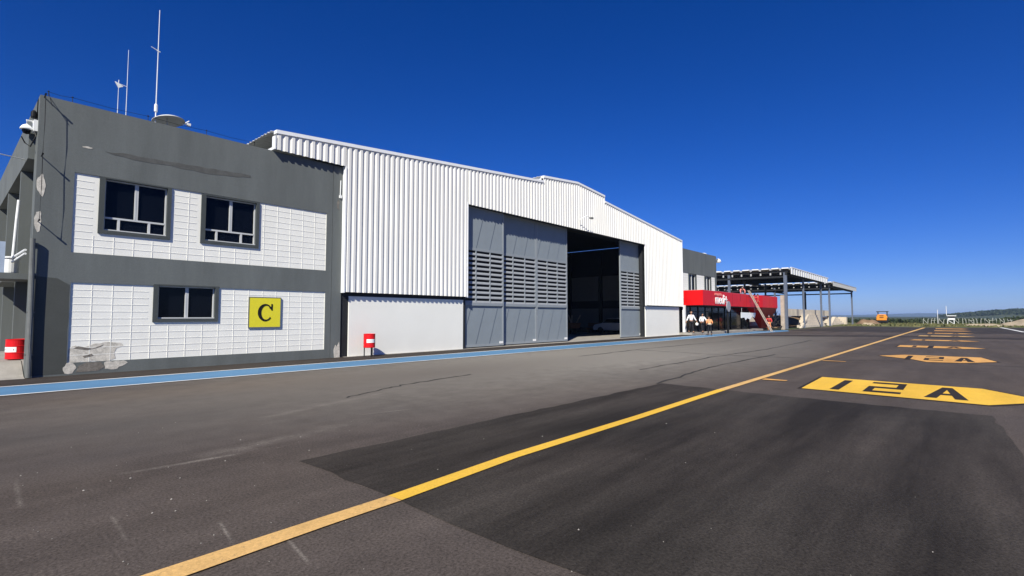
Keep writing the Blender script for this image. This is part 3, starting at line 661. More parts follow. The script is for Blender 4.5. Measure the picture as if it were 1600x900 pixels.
def door(x0, x1, y, label):
    d = bpy.data.objects.new('sliding_door', None); COL.objects.link(d); d.parent = han; d.location = Vector(((x0+x1)/2, y, 0)) - Vector(han.location)
    d['label'] = label
    zb, zt = .06, 7.2; e = .10; mb = MB()
    mb.box(x0, x0+e, y, y+.1, zb, zt); mb.box(x1-e, x1, y, y+.1, zb, zt); mb.box(x0+e, x1-e, y, y+.1, zb, zb+.12); mb.box(x0+e, x1-e, y, y+.1, zt-.12, zt)
    mb.box(x0+e, x1-e, y+.001, y+.1, 4.93, 5.06); mb.box(x0+e, x1-e, y-.02, y+.1, 2.14, 2.26); mb.box(x0+e, x1-e, y+.06, y+.1, 2.02, 2.14)
    xs = [x0+(x1-x0)*q for q in (.335, .665)]
    for xm in xs: mb.box(xm-.035, xm+.035, y+.004, y+.05, 2.26, 4.93)
    mb.build('frame', 'door_frame', d)
    for z0, z1, sh in ((zb+.12, 2.02, .62), (5.06, zt-.12, .62)):
        mb = MB(); folded(mb, x0+e, x1-e, z0, z1, y+.04, sh); mb.build('pressed_sheet', 'door', d)
    mb = MB(); n = 11; dz = (4.93-2.26)/n
    for k in range(n):
        z = 2.26+k*dz
        mb.prism([(y+.004, z+.002), (y+.002, z+.04), (y+.03, z+dz*.50), (y+.05, z+dz*.52), (y+.035, z+.04), (y+.02, z+.002)], 'x', x0+e, x1-e)
    mb.build('louvre', 'louvre', d)
    mb = MB(); mb.box(x1-.34, x1-.06, y-.012, y, .16, .28); mb.build('number_plate', 'label', d)
    mb = MB(); mb.box(x0+e, x1-e, y+.10, y+.12, zb, zt); mb.build('backing', 'black', d)  # black sheet puts the shade of the louvre gaps into colour
    return d
door(16.95, 20.08, F+.10, 'grey door leaf at the left edge of the opening, set forward of the next')
door(20.10, 23.22, F+.36, 'grey door leaf in the middle of the three at the left')
door(23.24, 26.36, F+.36, 'grey door leaf next to the dark gap')
door(33.12, 36.3, F+.36, 'grey door leaf alone at the right of the dark gap')
fl = thing('floodlight', 'small floodlight on a bent arm above the hangar door opening', 'floodlight', (27, CF, 7.4))
mb = MB(); mb.tube([(27.0, CF+.02, 7.42), (26.75, CF-.15, 7.75), (27.05, CF-.45, 7.98), (27.5, CF-.5, 7.92)], .022, 8); mb.build('arm', 'flash', fl)
mb = MB(); mb.box(27.42, 27.64, CF-.60, CF-.42, 7.84, 7.94); mb.build('lamp_head', 'pipe', fl)
# things inside
car = thing('parked_car', 'white car parked in the shadow just inside the hangar', 'car', (41.0, 23.3, 0))
def car_body(cx, cy, parent):
    prof = [(-2.1, .32), (-2.12, .65), (-1.95, .85), (-1.2, .97), (-.6, 1.42), (.7, 1.45), (1.5, .98), (2.05, .9), (2.12, .6), (2.1, .32)]
    mb = MB(); mb.prism([(cy-a, z) for a, z in prof], 'x', cx-.82, cx+.82); mb.build('body', 'car_white', parent, bevel=.06)
    mb = MB(); mb.prism([(cy-a, z) for a, z in [(-1.1, 1.0), (-.6, 1.36), (.62, 1.38), (1.3, 1.0)]], 'x', cx-.83, cx+.83); mb.build('side_glass', 'glass', parent)
    mb = MB(); mb.add([(cx-.7, cy-1.46, 1.0), (cx+.7, cy-1.46, 1.0), (cx+.6, cy-.76, 1.43), (cx-.6, cy-.76, 1.43)], [(0, 1, 2, 3)]); mb.build('windscreen', 'glass', parent)
    for sx in (-.74, .74):
        for sy in (-1.3, 1.3):
            mb = MB(); mb.tube([(cx+sx-.1, cy+sy, .31), (cx+sx+.1, cy+sy, .31)], .31, 20); mb.build('wheel', 'tyre', parent)
    for sx in (-.6, .6): mb = MB(); mb.box(cx+sx-.2, cx+sx+.2, cy-2.13, cy-2.05, .62, .78); mb.build('headlight', 'alu', parent)
car_body(41.2, 23.4, car)
cart = thing('tool_cart', 'brown cart with splayed arms deep in the hangar shadow', 'cart', (38.3, 26.5, 0))
mb = MB(); mb.prism([(37.7, .5), (38.9, .5), (39.15, 1.0), (37.45, 1.0)], 'y', 26.0, 27.0); mb.build('tray', 'wood', cart)
mb = MB()
for a, b in (((37.9, 26.2), (37.3, 26.1)), ((38.6, 26.2), (39.2, 26.1)), ((38.2, 26.4), (38.3, 26.4))): mb.tube([(a[0], a[1], .9), (b[0], b[1], 1.7)], .05)
mb.build('arm', 'wood_grey', cart)
for sx in (37.9, 38.7):
    mb = MB(); mb.tube([(sx-.06, 26.5, .28), (sx+.06, 26.5, .28)], .28, 16); mb.build('wheel', 'tyre', cart)
bn = thing('bench', 'orange brown wooden bench by the inner hangar wall', 'bench', (42.2, 26.3, 0))
mb = MB(); mb.box(42.0, 42.5, 25.4, 27.4, .42, .48); mb.build('seat', 'wood', bn); mb = MB(); mb.box(42.5, 42.56, 25.4, 27.4, .6, .95); mb.build('backrest', 'wood', bn)
for y in (25.5, 27.2): mb = MB(); mb.box(42.05, 42.45, y, y+.08, 0, .42); mb.build('leg', 'wood', bn)

# ------------------------------------------------------------------ terminal
ter = thing('terminal_building', 'grey two-storey terminal end with a projecting bright red canopy', 'building', (50, 22, 0))
A0, A1 = 43.05, 51.85
TW1, TW2 = (44.75, 46.6, 3.0, 5.5), (48.6, 50.35, 3.0, 5.5)
mb = MB(); mb.grid_wall([A0, A1], [2.7, 7.65], F-.03, F, [(43.35, 51.4, 3.2, 5.5)]); mb.grid_wall([A0, A1], [2.7, 7.65], F+.03, F+.25, [TW1, TW2])
mb.box(A1-.25, A1, F+.25, 34, 0, 7.65); mb.box(A0, A1-.25, F+.25, 34, 7.3, 7.45); mb.box(A0, A0+.2, F+.25, 34, 0, 7.65); mb.box(A0+.2, A1-.25, 33.8, 34, 0, 7.3); mb.build('wall', 'grey', ter)
for a, b in ((43.35, 44.75), (46.6, 48.6), (50.35, 51.4)):
    mb = MB(); mb.box(a, b, F, F+.03, 3.2, 5.5)
    for k in range(1, 11): mb.box(a+.02, b-.02, F-.010, F, 3.2+k*.209-.008, 3.2+k*.209+.008)
    mb.build('block_panel', 'white', ter)
office_window(TW1, True, ter); office_window(TW2, True, ter)
mb = MB(); mb.box(43.3, 62.4, F+.05, F+.15, .1, 2.55); mb.build('glass_front', 'glass', ter)
mb = MB()
for x in (43.35, 45.2, 47.0, 48.8, 50.6, 52.4, 54.2, 56.0, 59.6, 62.3): mb.box(x-.05, x+.05, F-.01, F+.05, .1, 2.55)
mb.box(43.3, 62.4, F-.012, F+.05, 2.0, 2.07); mb.build_each('mullion', 'black', ter)
mb = MB(); mb.box(43.2, 62.5, F+.15, 30, 2.56, 3.0); mb.box(43.2, 62.5, 29.8, 30, 0, 2.56); mb.box(51.9, 62.5, F+.16, 29.8, .02, .1); mb.build('low_roof', 'grey_dark', ter)
CY = 16.42
can = MB(); c0, c1 = 43.55, 67.6
can.prism([(c0, CY), (56.8, CY), (56.8, F-.04), (c0, F-.04)], 'z', 2.57, 3.88)
can.prism([(56.82, CY), (59.7, CY), (60.4, CY+.14), (60.4, F-.04), (56.82, F-.04)], 'z', 2.57, 3.88)
can.prism([(60.42, CY+.14), (61.4, CY), (c1, CY), (c1, F-.04), (60.42, F-.04)], 'z', 2.60, 3.95)
cn = can.build('canopy', 'canopy_red', ter)
mb = MB(); mb.box(c0+.1, 60, CY+.1, F-.05, 2.52, 2.565); mb.build('soffit', 'dark_steel', cn)
mb = MB(); mb.box(c0+.08, 56.7, CY+.08, F-.05, 3.883, 3.90); mb.box(56.9, 60.3, CY+.2, F-.05, 3.883, 3.90); mb.box(60.5, c1-.08, CY+.2, F-.05, 3.953, 3.97); mb.build('roof_cover', 'under_roof', cn)
mb = MB(); mb.box(43.5, 52.1, CY-.012, CY-.002, 2.57, 2.63); mb.build('lower_trim', 'red', cn)
mb = MB(); WA, WB, WC, WD = 61.2, 67.5, 68.2, 65.8
mb.add([(WA, CY+.03, 2.595), (WB, CY+.03, 2.595), (WB, F-.1, 2.595), (WA, F-.1, 2.595), (WD, F-.32, .185), (WC, F-.32, .185), (WC, F-.1, .185), (WD, F-.1, .185)], [(0, 1, 2, 3), (4, 5, 6, 7), (0, 1, 5, 4), (1, 2, 6, 5), (2, 3, 7, 6), (3, 0, 4, 7)]); mb.build('wedge_pillar', 'canopy_red', ter)
def text_part(s, size, loc, name, matn, parent, shear=0):
    cu = bpy.data.curves.new(name, 'FONT'); cu.body = s; cu.size = size; cu.extrude = .02; cu.offset = .012; cu.shear = shear; cu.align_x = 'CENTER'
    o = bpy.data.objects.new(name, cu); COL.objects.link(o); o.rotation_euler = (R(90), 0, 0); o.location = Vector(loc)
    bpy.context.view_layer.update(); me = bpy.data.meshes.new_from_object(o.evaluated_get(bpy.context.evaluated_depsgraph_get()))
    me.transform(o.matrix_world); me.transform(Matrix.Translation(-parent_world(parent))); bpy.data.objects.remove(o)
    me.materials.clear(); me.materials.append(M[matn]); q = bpy.data.objects.new(name, me); COL.objects.link(q); q.parent = parent; return q
text_part('medi+', 1.25, (48.0, CY-.03, 2.74), 'large_lettering', 'label', cn, .15)
text_part('aeroporto', .42, (47.2, CY-.03, 3.5), 'small_lettering', 'pink', cn)
mb = MB(); mb.box(53.6, 53.65, CY-.006, CY-.001, 3.1, 3.87); mb.build('panel_seam', 'dark_steel', cn)
for xs in (46.6, 51.2, 55.6, 64.1): mb = MB(); mb.box(xs, xs+.025, CY-.004, CY-.001, 2.64, 3.86); mb.build('panel_seam', 'dark_steel', cn)
mb = MB(); mb.box(43.2, 43.5, CY+1.5, F-.05, .2, 2.57); mb.build('corner_post', 'plastic', ter)
tot = thing('disc_sign', 'round grey disc sign on a black pole before the red canopy', 'sign', (48.8, 16.1, 0))
mb = MB(); mb.tube([(48.9, 16.15, 0), (48.9, 16.15, 2.2)], .10, 12); mb.build('pole', 'black', tot)
mb = MB(); mb.tube([(48.9, 16.02, 2.52), (48.9, 16.10, 2.52)], .5, 32); mb.build('disc', 'screen_grey', tot)
mb = MB(); mb.prism([(53.98, 2.0), (58.98, 1.97), (58.5, 1.40), (57.6, 1.60), (56.9, 1.25), (56.0, 1.42), (55.4, 1.20), (55.0, 1.48), (53.95, 1.42)], 'y', 16.50, 16.53)
for x in (54.2, 58.7): mb.tube([(x, 16.515, 1.98), (x, 16.515, 2.53)], .012, 5)
tag(mb.build('bright_view_panel', 'label'), 'white panel with ragged lower edge, added for the bright view through under the red canopy', 'panel')  # added white panel in place of the sunlit view through the glass
mb = MB(); mb.prism(jit([(42.6, 17.05), (46, 16.75), (62.5, 16.75), (62.5, 18.3), (42.6, 18.3)], .01, 2), 'z', -.02, .18); struct(mb.build('terminal_pavement', 'concrete'))
fl2 = thing('floodlight', 'white floodlight at the upper right corner of the terminal block', 'floodlight', (51.9, F, 7.1))
mb = MB(); mb.lathe([(.05, .3), (.2, .2), (.28, 0), (.2, -.12)], (52.25, F-.1, 7.15), 14); mb.build('lamp_head', 'plastic', fl2); mb = MB(); mb.box(51.86, 52.25, F-.15, F-.05, 7.25, 7.4); mb.build('arm', 'pipe', fl2)
mb = MB(); mb.lathe([(.5, 0), (.5, .1), (.3, .22), (.02, .26)], (49.8, F+.6, 7.6), 16); mb.box(49.7, 49.9, F+.5, F+.7, 7.44, 7.62); tag(mb.build('roof_vent', 'plastic', None, loc=(49.8, F+.6, 7.45)), 'low white vent cap on the terminal roof edge', 'vent')

# ------------------------------------------------------------------ steel sheds and concrete works
def shed(label, x0, x1, z, ydeep, posts, fas, pit):
    s = thing('steel_shed', label, 'shed', ((x0+x1)/2, 18, 0), 'open steel sheds'); y0 = 15.7
    mb = MB(); pitch = 1.15; y = y0-.5; prev = None   # big waves seen from the gable side
    while y < ydeep:
        for dy, dz in ((0, .02), (.16, .26), (.45, .26), (.85, .26), (1.02, .02)):
            cur = (y+dy, z+dz)
            if prev: mb.add([(x0, prev[0], prev[1]), (x1, prev[0], prev[1]), (x1, cur[0], cur[1]), (x0, cur[0], cur[1])], [(0, 1, 2, 3)])
            prev = cur
        y += pitch
    o = mb.build('roof_sheet', 'under_roof', s); sm = o.modifiers.new('thickness', 'SOLIDIFY'); sm.thickness = .06; sm.offset = -1
    mb = MB()
    y = y0-.5
    while y < ydeep: mb.box(x0-.05, x0, y+.13, y+.9, z+.15, z+.28); y += pitch
    mb.build_each('edge_trim', 'flash', s)
    mb = MB(); mb.box(x0, x1, y0-.70, y0-.52, z+.22, z+.32); xx = x0+.05
    while xx < x1-.2: mb.box(xx, min(xx+pit*.52, x1), y0-.68, y0-.60, z-fas, z+.219); xx += pit
    fb = mb.build('fascia', 'flash' if fas > .45 else 'under_roof', s)
    mb = MB(); mb.box(x0+.05, x1-.02, y0-.58, y0-.56, z-fas+.03, z+.2); mb.build('backing', 'dark_steel' if fas > .5 else 'under_roof', fb)  # dark sheet behind the deep fascia paints in its shaded troughs
    mb = MB()
    for yy in (y0-.1, (y0+ydeep)/2, ydeep-.3): mb.box(x0+.1, x1-.1, yy, yy+.2, z-.62, z-.3)
    k = 0
    while x0+.3+k*3.1 < x1:
        xx = x0+.3+k*3.1; mb.box(xx, xx+.15, y0-.3, ydeep, z-.29, z-.08); k += 1
    mb.box(x0+.15, x0+.35, y0, ydeep, z-.95, z-.72); mb.box(x1-.35, x1-.15, y0, ydeep, z-.95, z-.72); mb.build('beam', 'dark_steel', s)
    mb = MB(); yy = y0+.5
    while yy < ydeep: mb.box(x0+.12, x0+.2, yy, yy+.16, z-.58, z-.30); yy += 1.15
    mb.build_each('bracket', 'under_roof', s)
    for px_, py_, w_ in posts:
        mb = MB(); mb.box(px_-w_, px_+w_, py_-w_, py_+w_, 0, z-.3); mb.build('post', 'steel_blue', s)
    return s
shed('larger open steel shed with deep white corrugated fascia, nearer the red canopy', 68.7, 92.3, 7.3, 34, [(69.0, 15.8, .17), (78.6, 15.8, .10), (90.4, 15.8, .12), (69.0, 22.5, .14), (80.5, 24, .12), (91.5, 24, .12), (69, 31, .14)], .55, 1.3)
shed('lower far open steel shed with a plain pale fascia behind the first', 96.6, 121.5, 7.0, 40, [(97.2, 15.8, .13), (109, 22, .11), (121, 15.8, .13), (97.2, 24, .13), (97.2, 32, .13), (121, 24, .14), (121, 34, .14)], .44, .5)
st = thing('concrete_stair', 'pale concrete stair block with slanted side beam under the near shed', 'staircase', (88, 17.3, 0))
mb = MB(); n = 5
for k in range(n): mb.box(79.8+k*.7, 95, 16.1+k*.17, 16.98, k*.36, (k+1)*.36)
mb.build('steps', 'pale_concrete', st)
mb = MB(); mb.prism([(76.6, 0), (77.5, 0), (82.6, 1.85), (81.7, 1.85)], 'y', 15.8, 16.05); mb.build('stringer', 'pale_concrete', st)
mb = MB(); mb.box(74.3, 105, 17.0, 17.4, 1.65, 2.6); 
for x in (74.2, 104.2): mb.box(x, x+.7, 17.0, 17.4, 0, 1.65)
tag(mb.build('concrete_beam', 'pale_concrete', None, loc=(90, 17.2, 0)), 'long pale concrete beam wall raised behind the stair block', 'beam')
st2 = thing('concrete_stair', 'low concrete stair block at the foot of the farther shed', 'staircase', (113, 17.2, 0))
mb = MB()
for k in range(4): mb.box(106.5+k*.9, 119, 17.0+k*.3, 19, k*.35, (k+1)*.35)
mb.build('steps', 'pale_concrete', st2)
mb = MB(); mb.prism([(101.8, 0), (103, 0), (107.4, 1.5), (106.3, 1.5)], 'y', 16.4, 16.9); mb.build('stringer', 'pale_concrete', st2)
mb = MB(); mb.box(119.2, 120.4, 16.6, 18.8, 0, 1.45); mb.build('end_pier', 'pale_concrete', st2)
mb = MB(); mb.box(66.7, 67.1, 15.5, 15.9, 0, 4.1); tag(mb.build('timber_post', 'wood_grey', bevel=.02), 'pale upright timber post beside the red wedge pillar', 'post')
mb = MB(); mb.box(63, 74, 19.5, 19.8, 0, .9); mb.box(66.2, 73.5, 20.2, 20.5, .9, 2.8); tag(mb.build('block_wall', 'pale_concrete'), 'low pale unfinished wall behind the red wedge pillar', 'wall')
mb = MB(); vs = []; fs = []
for i in range(41):
    for j in range(13):
        x = 66+i*1.7; y = 18.6+j*.9; h = 1.2+.45*math.sin(i*.7)+.3*random.random(); h *= math.sin(math.pi*j/12); vs.append((x, y, max(-.02, h)))
for i in range(40):
    for j in range(12): a = i*13+j; fs.append((a, a+13, a+14, a+1))
mb.add(vs, fs); tag(mb.build('earth_heap', 'earth', None), 'long brown heap of earth in the shade under the sheds', 'earth heap')
mb = MB()
for k in range(14): mb.tube([(66.3+random.uniform(-1.5, 1.0), 15.5+random.uniform(0, 1.6), .05+.07*k % .5), (68.0+random.uniform(-1, 1), 15.6+random.uniform(0, 2), .5+.13*k)], .035, 6)
tag(mb.build('scrap_pile', 'dark_steel'), 'pile of dark rods leaning at the foot of the wedge pillar', 'rods')
def mound(label, cx, cy, rx, ry, h, m='sand'):
    mb = MB(); vs = []; fs = []; n = 22; ph = random.random()*6
    for i in range(n+1):
        for j in range(n+1):
            u, v = i/n*2-1, j/n*2-1; r = math.hypot(u, v); z = h*max(0, 1-r*r)**1.2*(1+.25*math.sin(5*u+ph)+.2*math.cos(6*v+ph)) + random.uniform(0, .05)*h
            vs.append((cx+u*rx, cy+v*ry, z-.05 if r < 1 else -.08))
    for i in range(n):
        for j in range(n): a = i*(n+1)+j; fs.append((a, a+n+1, a+n+2, a+1))
    mb.add(vs, fs); tag(mb.build('sand_heap', m, None, loc=(cx, cy, 0)), label, 'sand heap', 'heaps of sand and earth beyond the apron')
mound('broad pale sand heap at the far right edge', 122, -14.0, 7, 5, 1.55); mound('low sand heap just left of the broad one at the far right', 118, -8.0, 8, 3.2, .85)
mound('flat sandy heap in the grass before the post fence', 112, -3, 5, 3.0, .4); mound('brown earth heap right of the farther shed', 121, 13.2, 6, 2.2, 1.0, 'earth'); mound('small pale heap beside the brown earth heap', 111, 12.2, 3, 1.2, .5)
# road roller
rl = thing('road_roller', 'orange road roller with a dark cab roof standing at the apron end', 'road roller', (131, 11.8, 0))
mb = MB(); mb.prism([(11.0, .75), (12.75, .75), (12.75, 1.5), (12.5, 2.0), (11.25, 2.0), (11.0, 1.5)], 'x', 129.4, 131.5); mb.build('body', 'orange', rl, bevel=.08)
mb = MB(); mb.tube([(130.2, 10.95, .65), (130.2, 12.8, .65)], .66, 24); mb.build('drum', 'dark_steel', rl)
for y in (11.05, 12.45): mb = MB(); mb.tube([(132.3, y-.05, .7), (132.3, y+.35, .7)], .7, 20); mb.build('wheel', 'tyre', rl)
mb = MB()
for x in (131.0, 132.5):
    for y in (11.1, 12.65): mb.box(x-.04, x+.04, y-.04, y+.04, 1.4, 2.5)
mb.build('cab_post', 'dark_steel', rl)
mb = MB(); mb.box(130.7, 132.8, 10.9, 12.85, 2.5, 2.64); mb.build('cab_roof', 'dark_steel', rl, bevel=.03)
mb = MB(); mb.box(131.3, 132.9, 11.3, 12.4, .9, 1.5); mb.build('frame', 'orange', rl)
mb = MB(); mb.box(129.37, 129.4, 11.5, 12.2, 1.25, 1.4); mb.box(129.37, 129.4, 11.5, 12.2, 1.62, 1.76); mb.build('vent', 'dark_steel', rl)
# watch cabin and fence
tw = thing('control_cabin', 'small white raised cabin with a mast behind the post fence', 'cabin', (131, .95, 0))
mb = MB()
for y in (.55, 1.5):
    for x in (130.4, 131.6): mb.box(x-.06, x+.06, y-.06, y+.06, 0, .9)
mb.tube([(130.4, .55, .1), (130.4, 1.5, .85)], .04); mb.build('leg', 'plastic', tw)
mb = MB(); mb.box(130.3, 131.7, .4, 1.5, .9, 1.25); mb.build('wall', 'plastic', tw); mb = MB(); mb.box(130.35, 131.65, .45, 1.45, 1.25, 1.62); mb.build('window_band', 'glass', tw); mb = MB(); mb.box(130.2, 131.8, .2, 1.6, 1.62, 1.76); mb.build('roof', 'plastic', tw)
mb = MB(); mb.tube([(130.9, 1.65, 1.8), (130.9, 1.65, 3.6)], .05, 6); mb.build('mast', 'plastic', tw)
mb = MB(); mb.tube([(132, 3.0, 0), (132, 3.0, 2.9)], .05, 6); tag(mb.build('lamp_mast', 'plastic'), 'thin pale mast left of the white cabin', 'mast')
fe = thing('post_fence', 'row of pale concrete fence posts in the grass beyond the apron', 'fence', (131, 0, 0))
y = 5.1; k = 0
while y > -8.2:
    x = 127.6+(5.1-y)*.75; h = random.uniform(1.05, 1.3); mb = MB(); lean = random.uniform(-.12, .12)
    mb.tube([(x, y, 0), (x, y+lean*.4, h*.75), (x, y+lean+random.choice((-.12, .12)), h)], .05, 6)
    if k % 4 == 0: mb.tube([(x, y-.05, h*.8), (x, y-.75, .05)], .045, 6)
    if k % 5 == 2: mb.tube([(x, y, .75), (x+.5, y-.7, .85)], .035, 5)
    mb.build('post', 'fence_post', fe); y -= random.uniform(.42, .72); k += 1
# grass tufts, scrub, hills
mb = MB()
for k in range(5200):
    x = 98+random.random()**.8*42; y = random.uniform(-26, 15); 
    if x < 100.5+abs(y-4)*.12: continue
    h = random.uniform(.08, .32); a = random.random()*3.14; w_ = random.uniform(.1, .35)
    mb.add([(x-w_*math.cos(a), y-w_*math.sin(a), 0), (x+w_*math.cos(a), y+w_*math.sin(a), 0), (x+random.uniform(-.1, .1), y+random.uniform(-.2, .2), h)], [(0, 1, 2)])
tag(mb.build('grass', 'grass'), 'dry grass tufts between apron and fence', 'grass', kind='stuff')
mb = MB()
def leafball(cx, cy, cz, r, n, s):
    for _ in range(n):
        u = Vector((random.gauss(0, 1), random.gauss(0, 1), random.gauss(0, 1))).normalized()*r*random.uniform(.55, 1.05)
        p = Vector((cx, cy, max(.02, cz+u.z*.8))) + Vector((u.x, u.y, 0)); q = Vector((random.gauss(0, 1), random.gauss(0, 1), random.gauss(0, 1))).normalized(); t_ = q.orthogonal().normalized()*s; b_ = q.cross(t_)
        mb.add([p-t_, p+b_*.8, p+t_, p-b_*.8], [(0, 1, 2, 3)])
for k in range(520):
    y = random.uniform(-60, 40); x = 150+random.uniform(0, 22)+y*.1; r = random.uniform(.5, 1.0) if y > -8 else random.uniform(.8, 1.5)
    leafball(x, y, r*.45-.1, r, 60, .22)
tag(mb.build('scrub', 'leaf'), 'dark line of far scrub behind the fence', 'scrub', kind='stuff')
def ridge(name, pts, depth, mname, seg, rough_, seed, base=-1):
    rnd = random.Random(seed); mb = MB(); vs = []; fs = []; rows = 8; P = []
    for i in range(len(pts)-1):
        for k in range(seg): t_ = k/seg; P.append(tuple(a+(b-a)*t_ for a, b in zip(pts[i], pts[i+1])))
    P.append(pts[-1])
    for (x, y, h) in P:
        d = math.hypot(x, y); ux, uy = x/d, y/d
        for j in range(rows+1):
            t_ = j/rows*2-1; z = base+(h-base)*max(0, 1-t_*t_)+rnd.uniform(-rough_, rough_)*(1-abs(t_)); vs.append((x+ux*t_*depth, y+uy*t_*depth, z))
    n = rows+1
    for i in range(len(P)-1):
        for j in range(rows): a = i*n+j; fs.append((a, a+n, a+n+1, a+1))
    mb.add(vs, fs); return mb, P
def polar(px, dist, py):   # bearing of an image column to a point on the terrain at that distance
    a = R(41.35)-math.atan((px-800)/790.0); dep = dist*math.cos(R(41.35)-a); return (dist*math.cos(a), dist*math.sin(a), 1.6+(494.0-py)/790.0*dep)
mb, _ = ridge('hills', [polar(x, 5200, y) for x, y in ((1100, 492.5), (1240, 492.3), (1330, 492), (1370, 491.3), (1400, 490), (1440, 489), (1470, 489.5), (1500, 491.5), (1540, 492.5), (1600, 492), (1720, 491))], 900, 'forest', 8, 2.0, 3); struct(mb.build('hills', 'forest'))
mb, P = ridge('hillside', [polar(x, 950, y) for x, y in ((1478, 494.2), (1500, 492), (1520, 491), (1540, 489.2), (1560, 487), (1590, 485.6), (1640, 484), (1760, 482), (1900, 484))], 190, 'forest', 12, .8, 4); struct(mb.build('hillside', 'forest'))
mb = MB()
for k in range(900):
    q = random.choice(P); j = random.uniform(-.75, .15); d = math.hypot(q[0], q[1]); x, y = q[0]+q[0]/d*j*190+random.uniform(-8, 8), q[1]+q[1]/d*j*190+random.uniform(-8, 8)
    z = -1+(q[2]+1)*(1-j*j)
    leafball(x, y, z+1.0, random.uniform(1.4, 3.2), 22, .9)
tag(mb.build('hill_woods', 'leaf'), 'dark woods covering the low hill at the right', 'woods', kind='stuff')

# ------------------------------------------------------------------ people
def skin_mesh(verts, edges, root=0, sub=1):
    me = bpy.data.meshes.new('tmp'); me.from_pydata([v[0] for v in verts], edges, []); o = bpy.data.objects.new('tmp', me); COL.objects.link(o)
    o.modifiers.new('s', 'SKIN'); ss = o.modifiers.new('u', 'SUBSURF'); ss.levels = sub; ss.render_levels = sub
    for i, v in enumerate(verts):
        r = v[1]; me.skin_vertices[0].data[i].radius = r if hasattr(r, '__len__') else (r, r)
    me.skin_vertices[0].data[root].use_root = True
    bpy.context.view_layer.update(); out = bpy.data.meshes.new_from_object(o.evaluated_get(bpy.context.evaluated_depsgraph_get()))
    bpy.data.objects.remove(o); bpy.data.meshes.remove(me)
    return [v.co[:] for v in out.vertices], [tuple(p.vertices) for p in out.polygons]
def person(label, loc, rz, height, arms, legs, shirt, trouser, hat=None, lean=0, band=False, held=None, group=None):
    """arms: (elbow, wrist) for the figure's left (+x) and right; legs: (knee, ankle); faces -y before turning"""
    p = thing('person', label, 'person', loc, group); k = height/1.75; p.rotation_euler = (0, 0, rz)
    def add(name, mb, m): 
        me = bpy.data.meshes.new(name); me.from_pydata([tuple(Vector(v)*k) for v in mb.v], [], mb.f); me.materials.append(M[m]); o = bpy.data.objects.new(name, me); COL.objects.link(o); o.parent = p
        for q in me.polygons: q.use_smooth = True
        return o
    L = lambda z: -math.sin(lean)*max(0, z-.95)
    H = lambda z: .95+math.cos(lean)*(z-.95) if z > .95 else z
    pel = (0, 0, .95); wai = (0, L(1.1), H(1.1)); che = (0, L(1.32), H(1.32)); nec = (0, L(1.47), H(1.47)); hd = (0, L(1.56)-.01, H(1.56))
    V = [(pel, (.15, .10)), (wai, (.13, .09)), (che, (.155, .10)), (nec, .055), (hd, .06)]; E = [(0, 1), (1, 2), (2, 3), (3, 4)]
    SV = [(pel, (.17, .115)), (wai, (.155, .11)), (che, (.18, .12)), ((0, L(1.43), H(1.43)), .085)]; SE = [(0, 1), (1, 2), (2, 3)]
    TV = [(pel, (.16, .115))]; TE = []; hands = []
    for s, (el, wr), (kn, an) in ((1, arms[0], legs[0]), (-1, arms[1], legs[1])):
        sh = (s*.19, L(1.40), H(1.40)); i = len(V); V += [(sh, .06), (el, .042), (wr, .03)]; E += [(2, i), (i, i+1), (i+1, i+2)]
        j = len(SV); SV += [(sh, .075), (el, .06), (tuple(e+(w_-e)*.8 for e, w_ in zip(el, wr)), .05)]; SE += [(2, j), (j, j+1), (j+1, j+2)]
        hip = (s*.09, 0, .88); i = len(V); V += [(hip, .08), (kn, .055), (an, .04), ((an[0], an[1]-.16, max(.03, an[2]-.05)), .032)]; E += [(0, i), (i, i+1), (i+1, i+2), (i+2, i+3)]
        j = len(TV); TV += [(hip, .095), (kn, .075), ((an[0], an[1], an[2]+.03), .062)]; TE += [(0, j), (j, j+1), (j+1, j+2)]
        hands.append((el, wr, s))
    mb = MB(); mb.add(*skin_mesh(V, E))
    hc = Vector(hd)+Vector((0, -.015, .085)); n = 16; vs = []; fs = []   # head with brow, nose and chin shaped in
    for a in range(11):
        th = math.pi*a/10
        for b in range(n):
            ph = 2*math.pi*b/n; x, y, z = math.sin(th)*math.cos(ph), math.sin(th)*math.sin(ph), math.cos(th)
            w_ = .078*(1-.22*max(0, -z)); d_ = .098
            if y < -.8 and -.35 < z < .05: d_ += .02*(1-abs(z+.15)/.25)
            if y < -.5 and .05 < z < .3: d_ -= .006
            vs.append((hc.x+x*w_, hc.y+y*d_, hc.z+z*.118))
    for a in range(10):
        for b in range(n): fs.append((a*n+b, a*n+(b+1) % n, (a+1)*n+(b+1) % n, (a+1)*n+b))
    mb.add(vs, fs)
    for s in (-1, 1): mb.tube([(hc.x+s*.072, hc.y+.01, hc.z-.03), (hc.x+s*.09, hc.y+.015, hc.z+.03)], .016, 6)
    for el, wr, s in hands:   # palm, four fingers and a thumb
        w0 = Vector(wr); d = (w0-Vector(el)).normalized(); side = Vector((0, -1, 0)); side = (side-d*side.dot(d)).normalized(); nrm = d.cross(side)
        mb.tube([w0-d*.01, w0+d*.04, w0+d*.09], [.026, .036, .034], 8)
        for q, ln in enumerate((.07, .08, .075, .055)):
            b0 = w0+d*.085+side*(.03-.02*q); mb.tube([b0, b0+d*ln*.55+nrm*.006*s, b0+d*ln*.9+nrm*.022*s], [.0095, .009, .007], 6)
        b0 = w0+d*.03+side*.03; mb.tube([b0, b0+side*.028+d*.03, b0+side*.034+d*.062], [.012, .011, .008], 6)
    add('body', mb, 'skin')
    mb = MB(); mb.add(*skin_mesh(SV, SE)); add('shirt', mb, shirt)
    mb = MB(); mb.add(*skin_mesh(TV, TE)); add('trousers', mb, trouser)
    mb = MB(); vs = []; fs = []
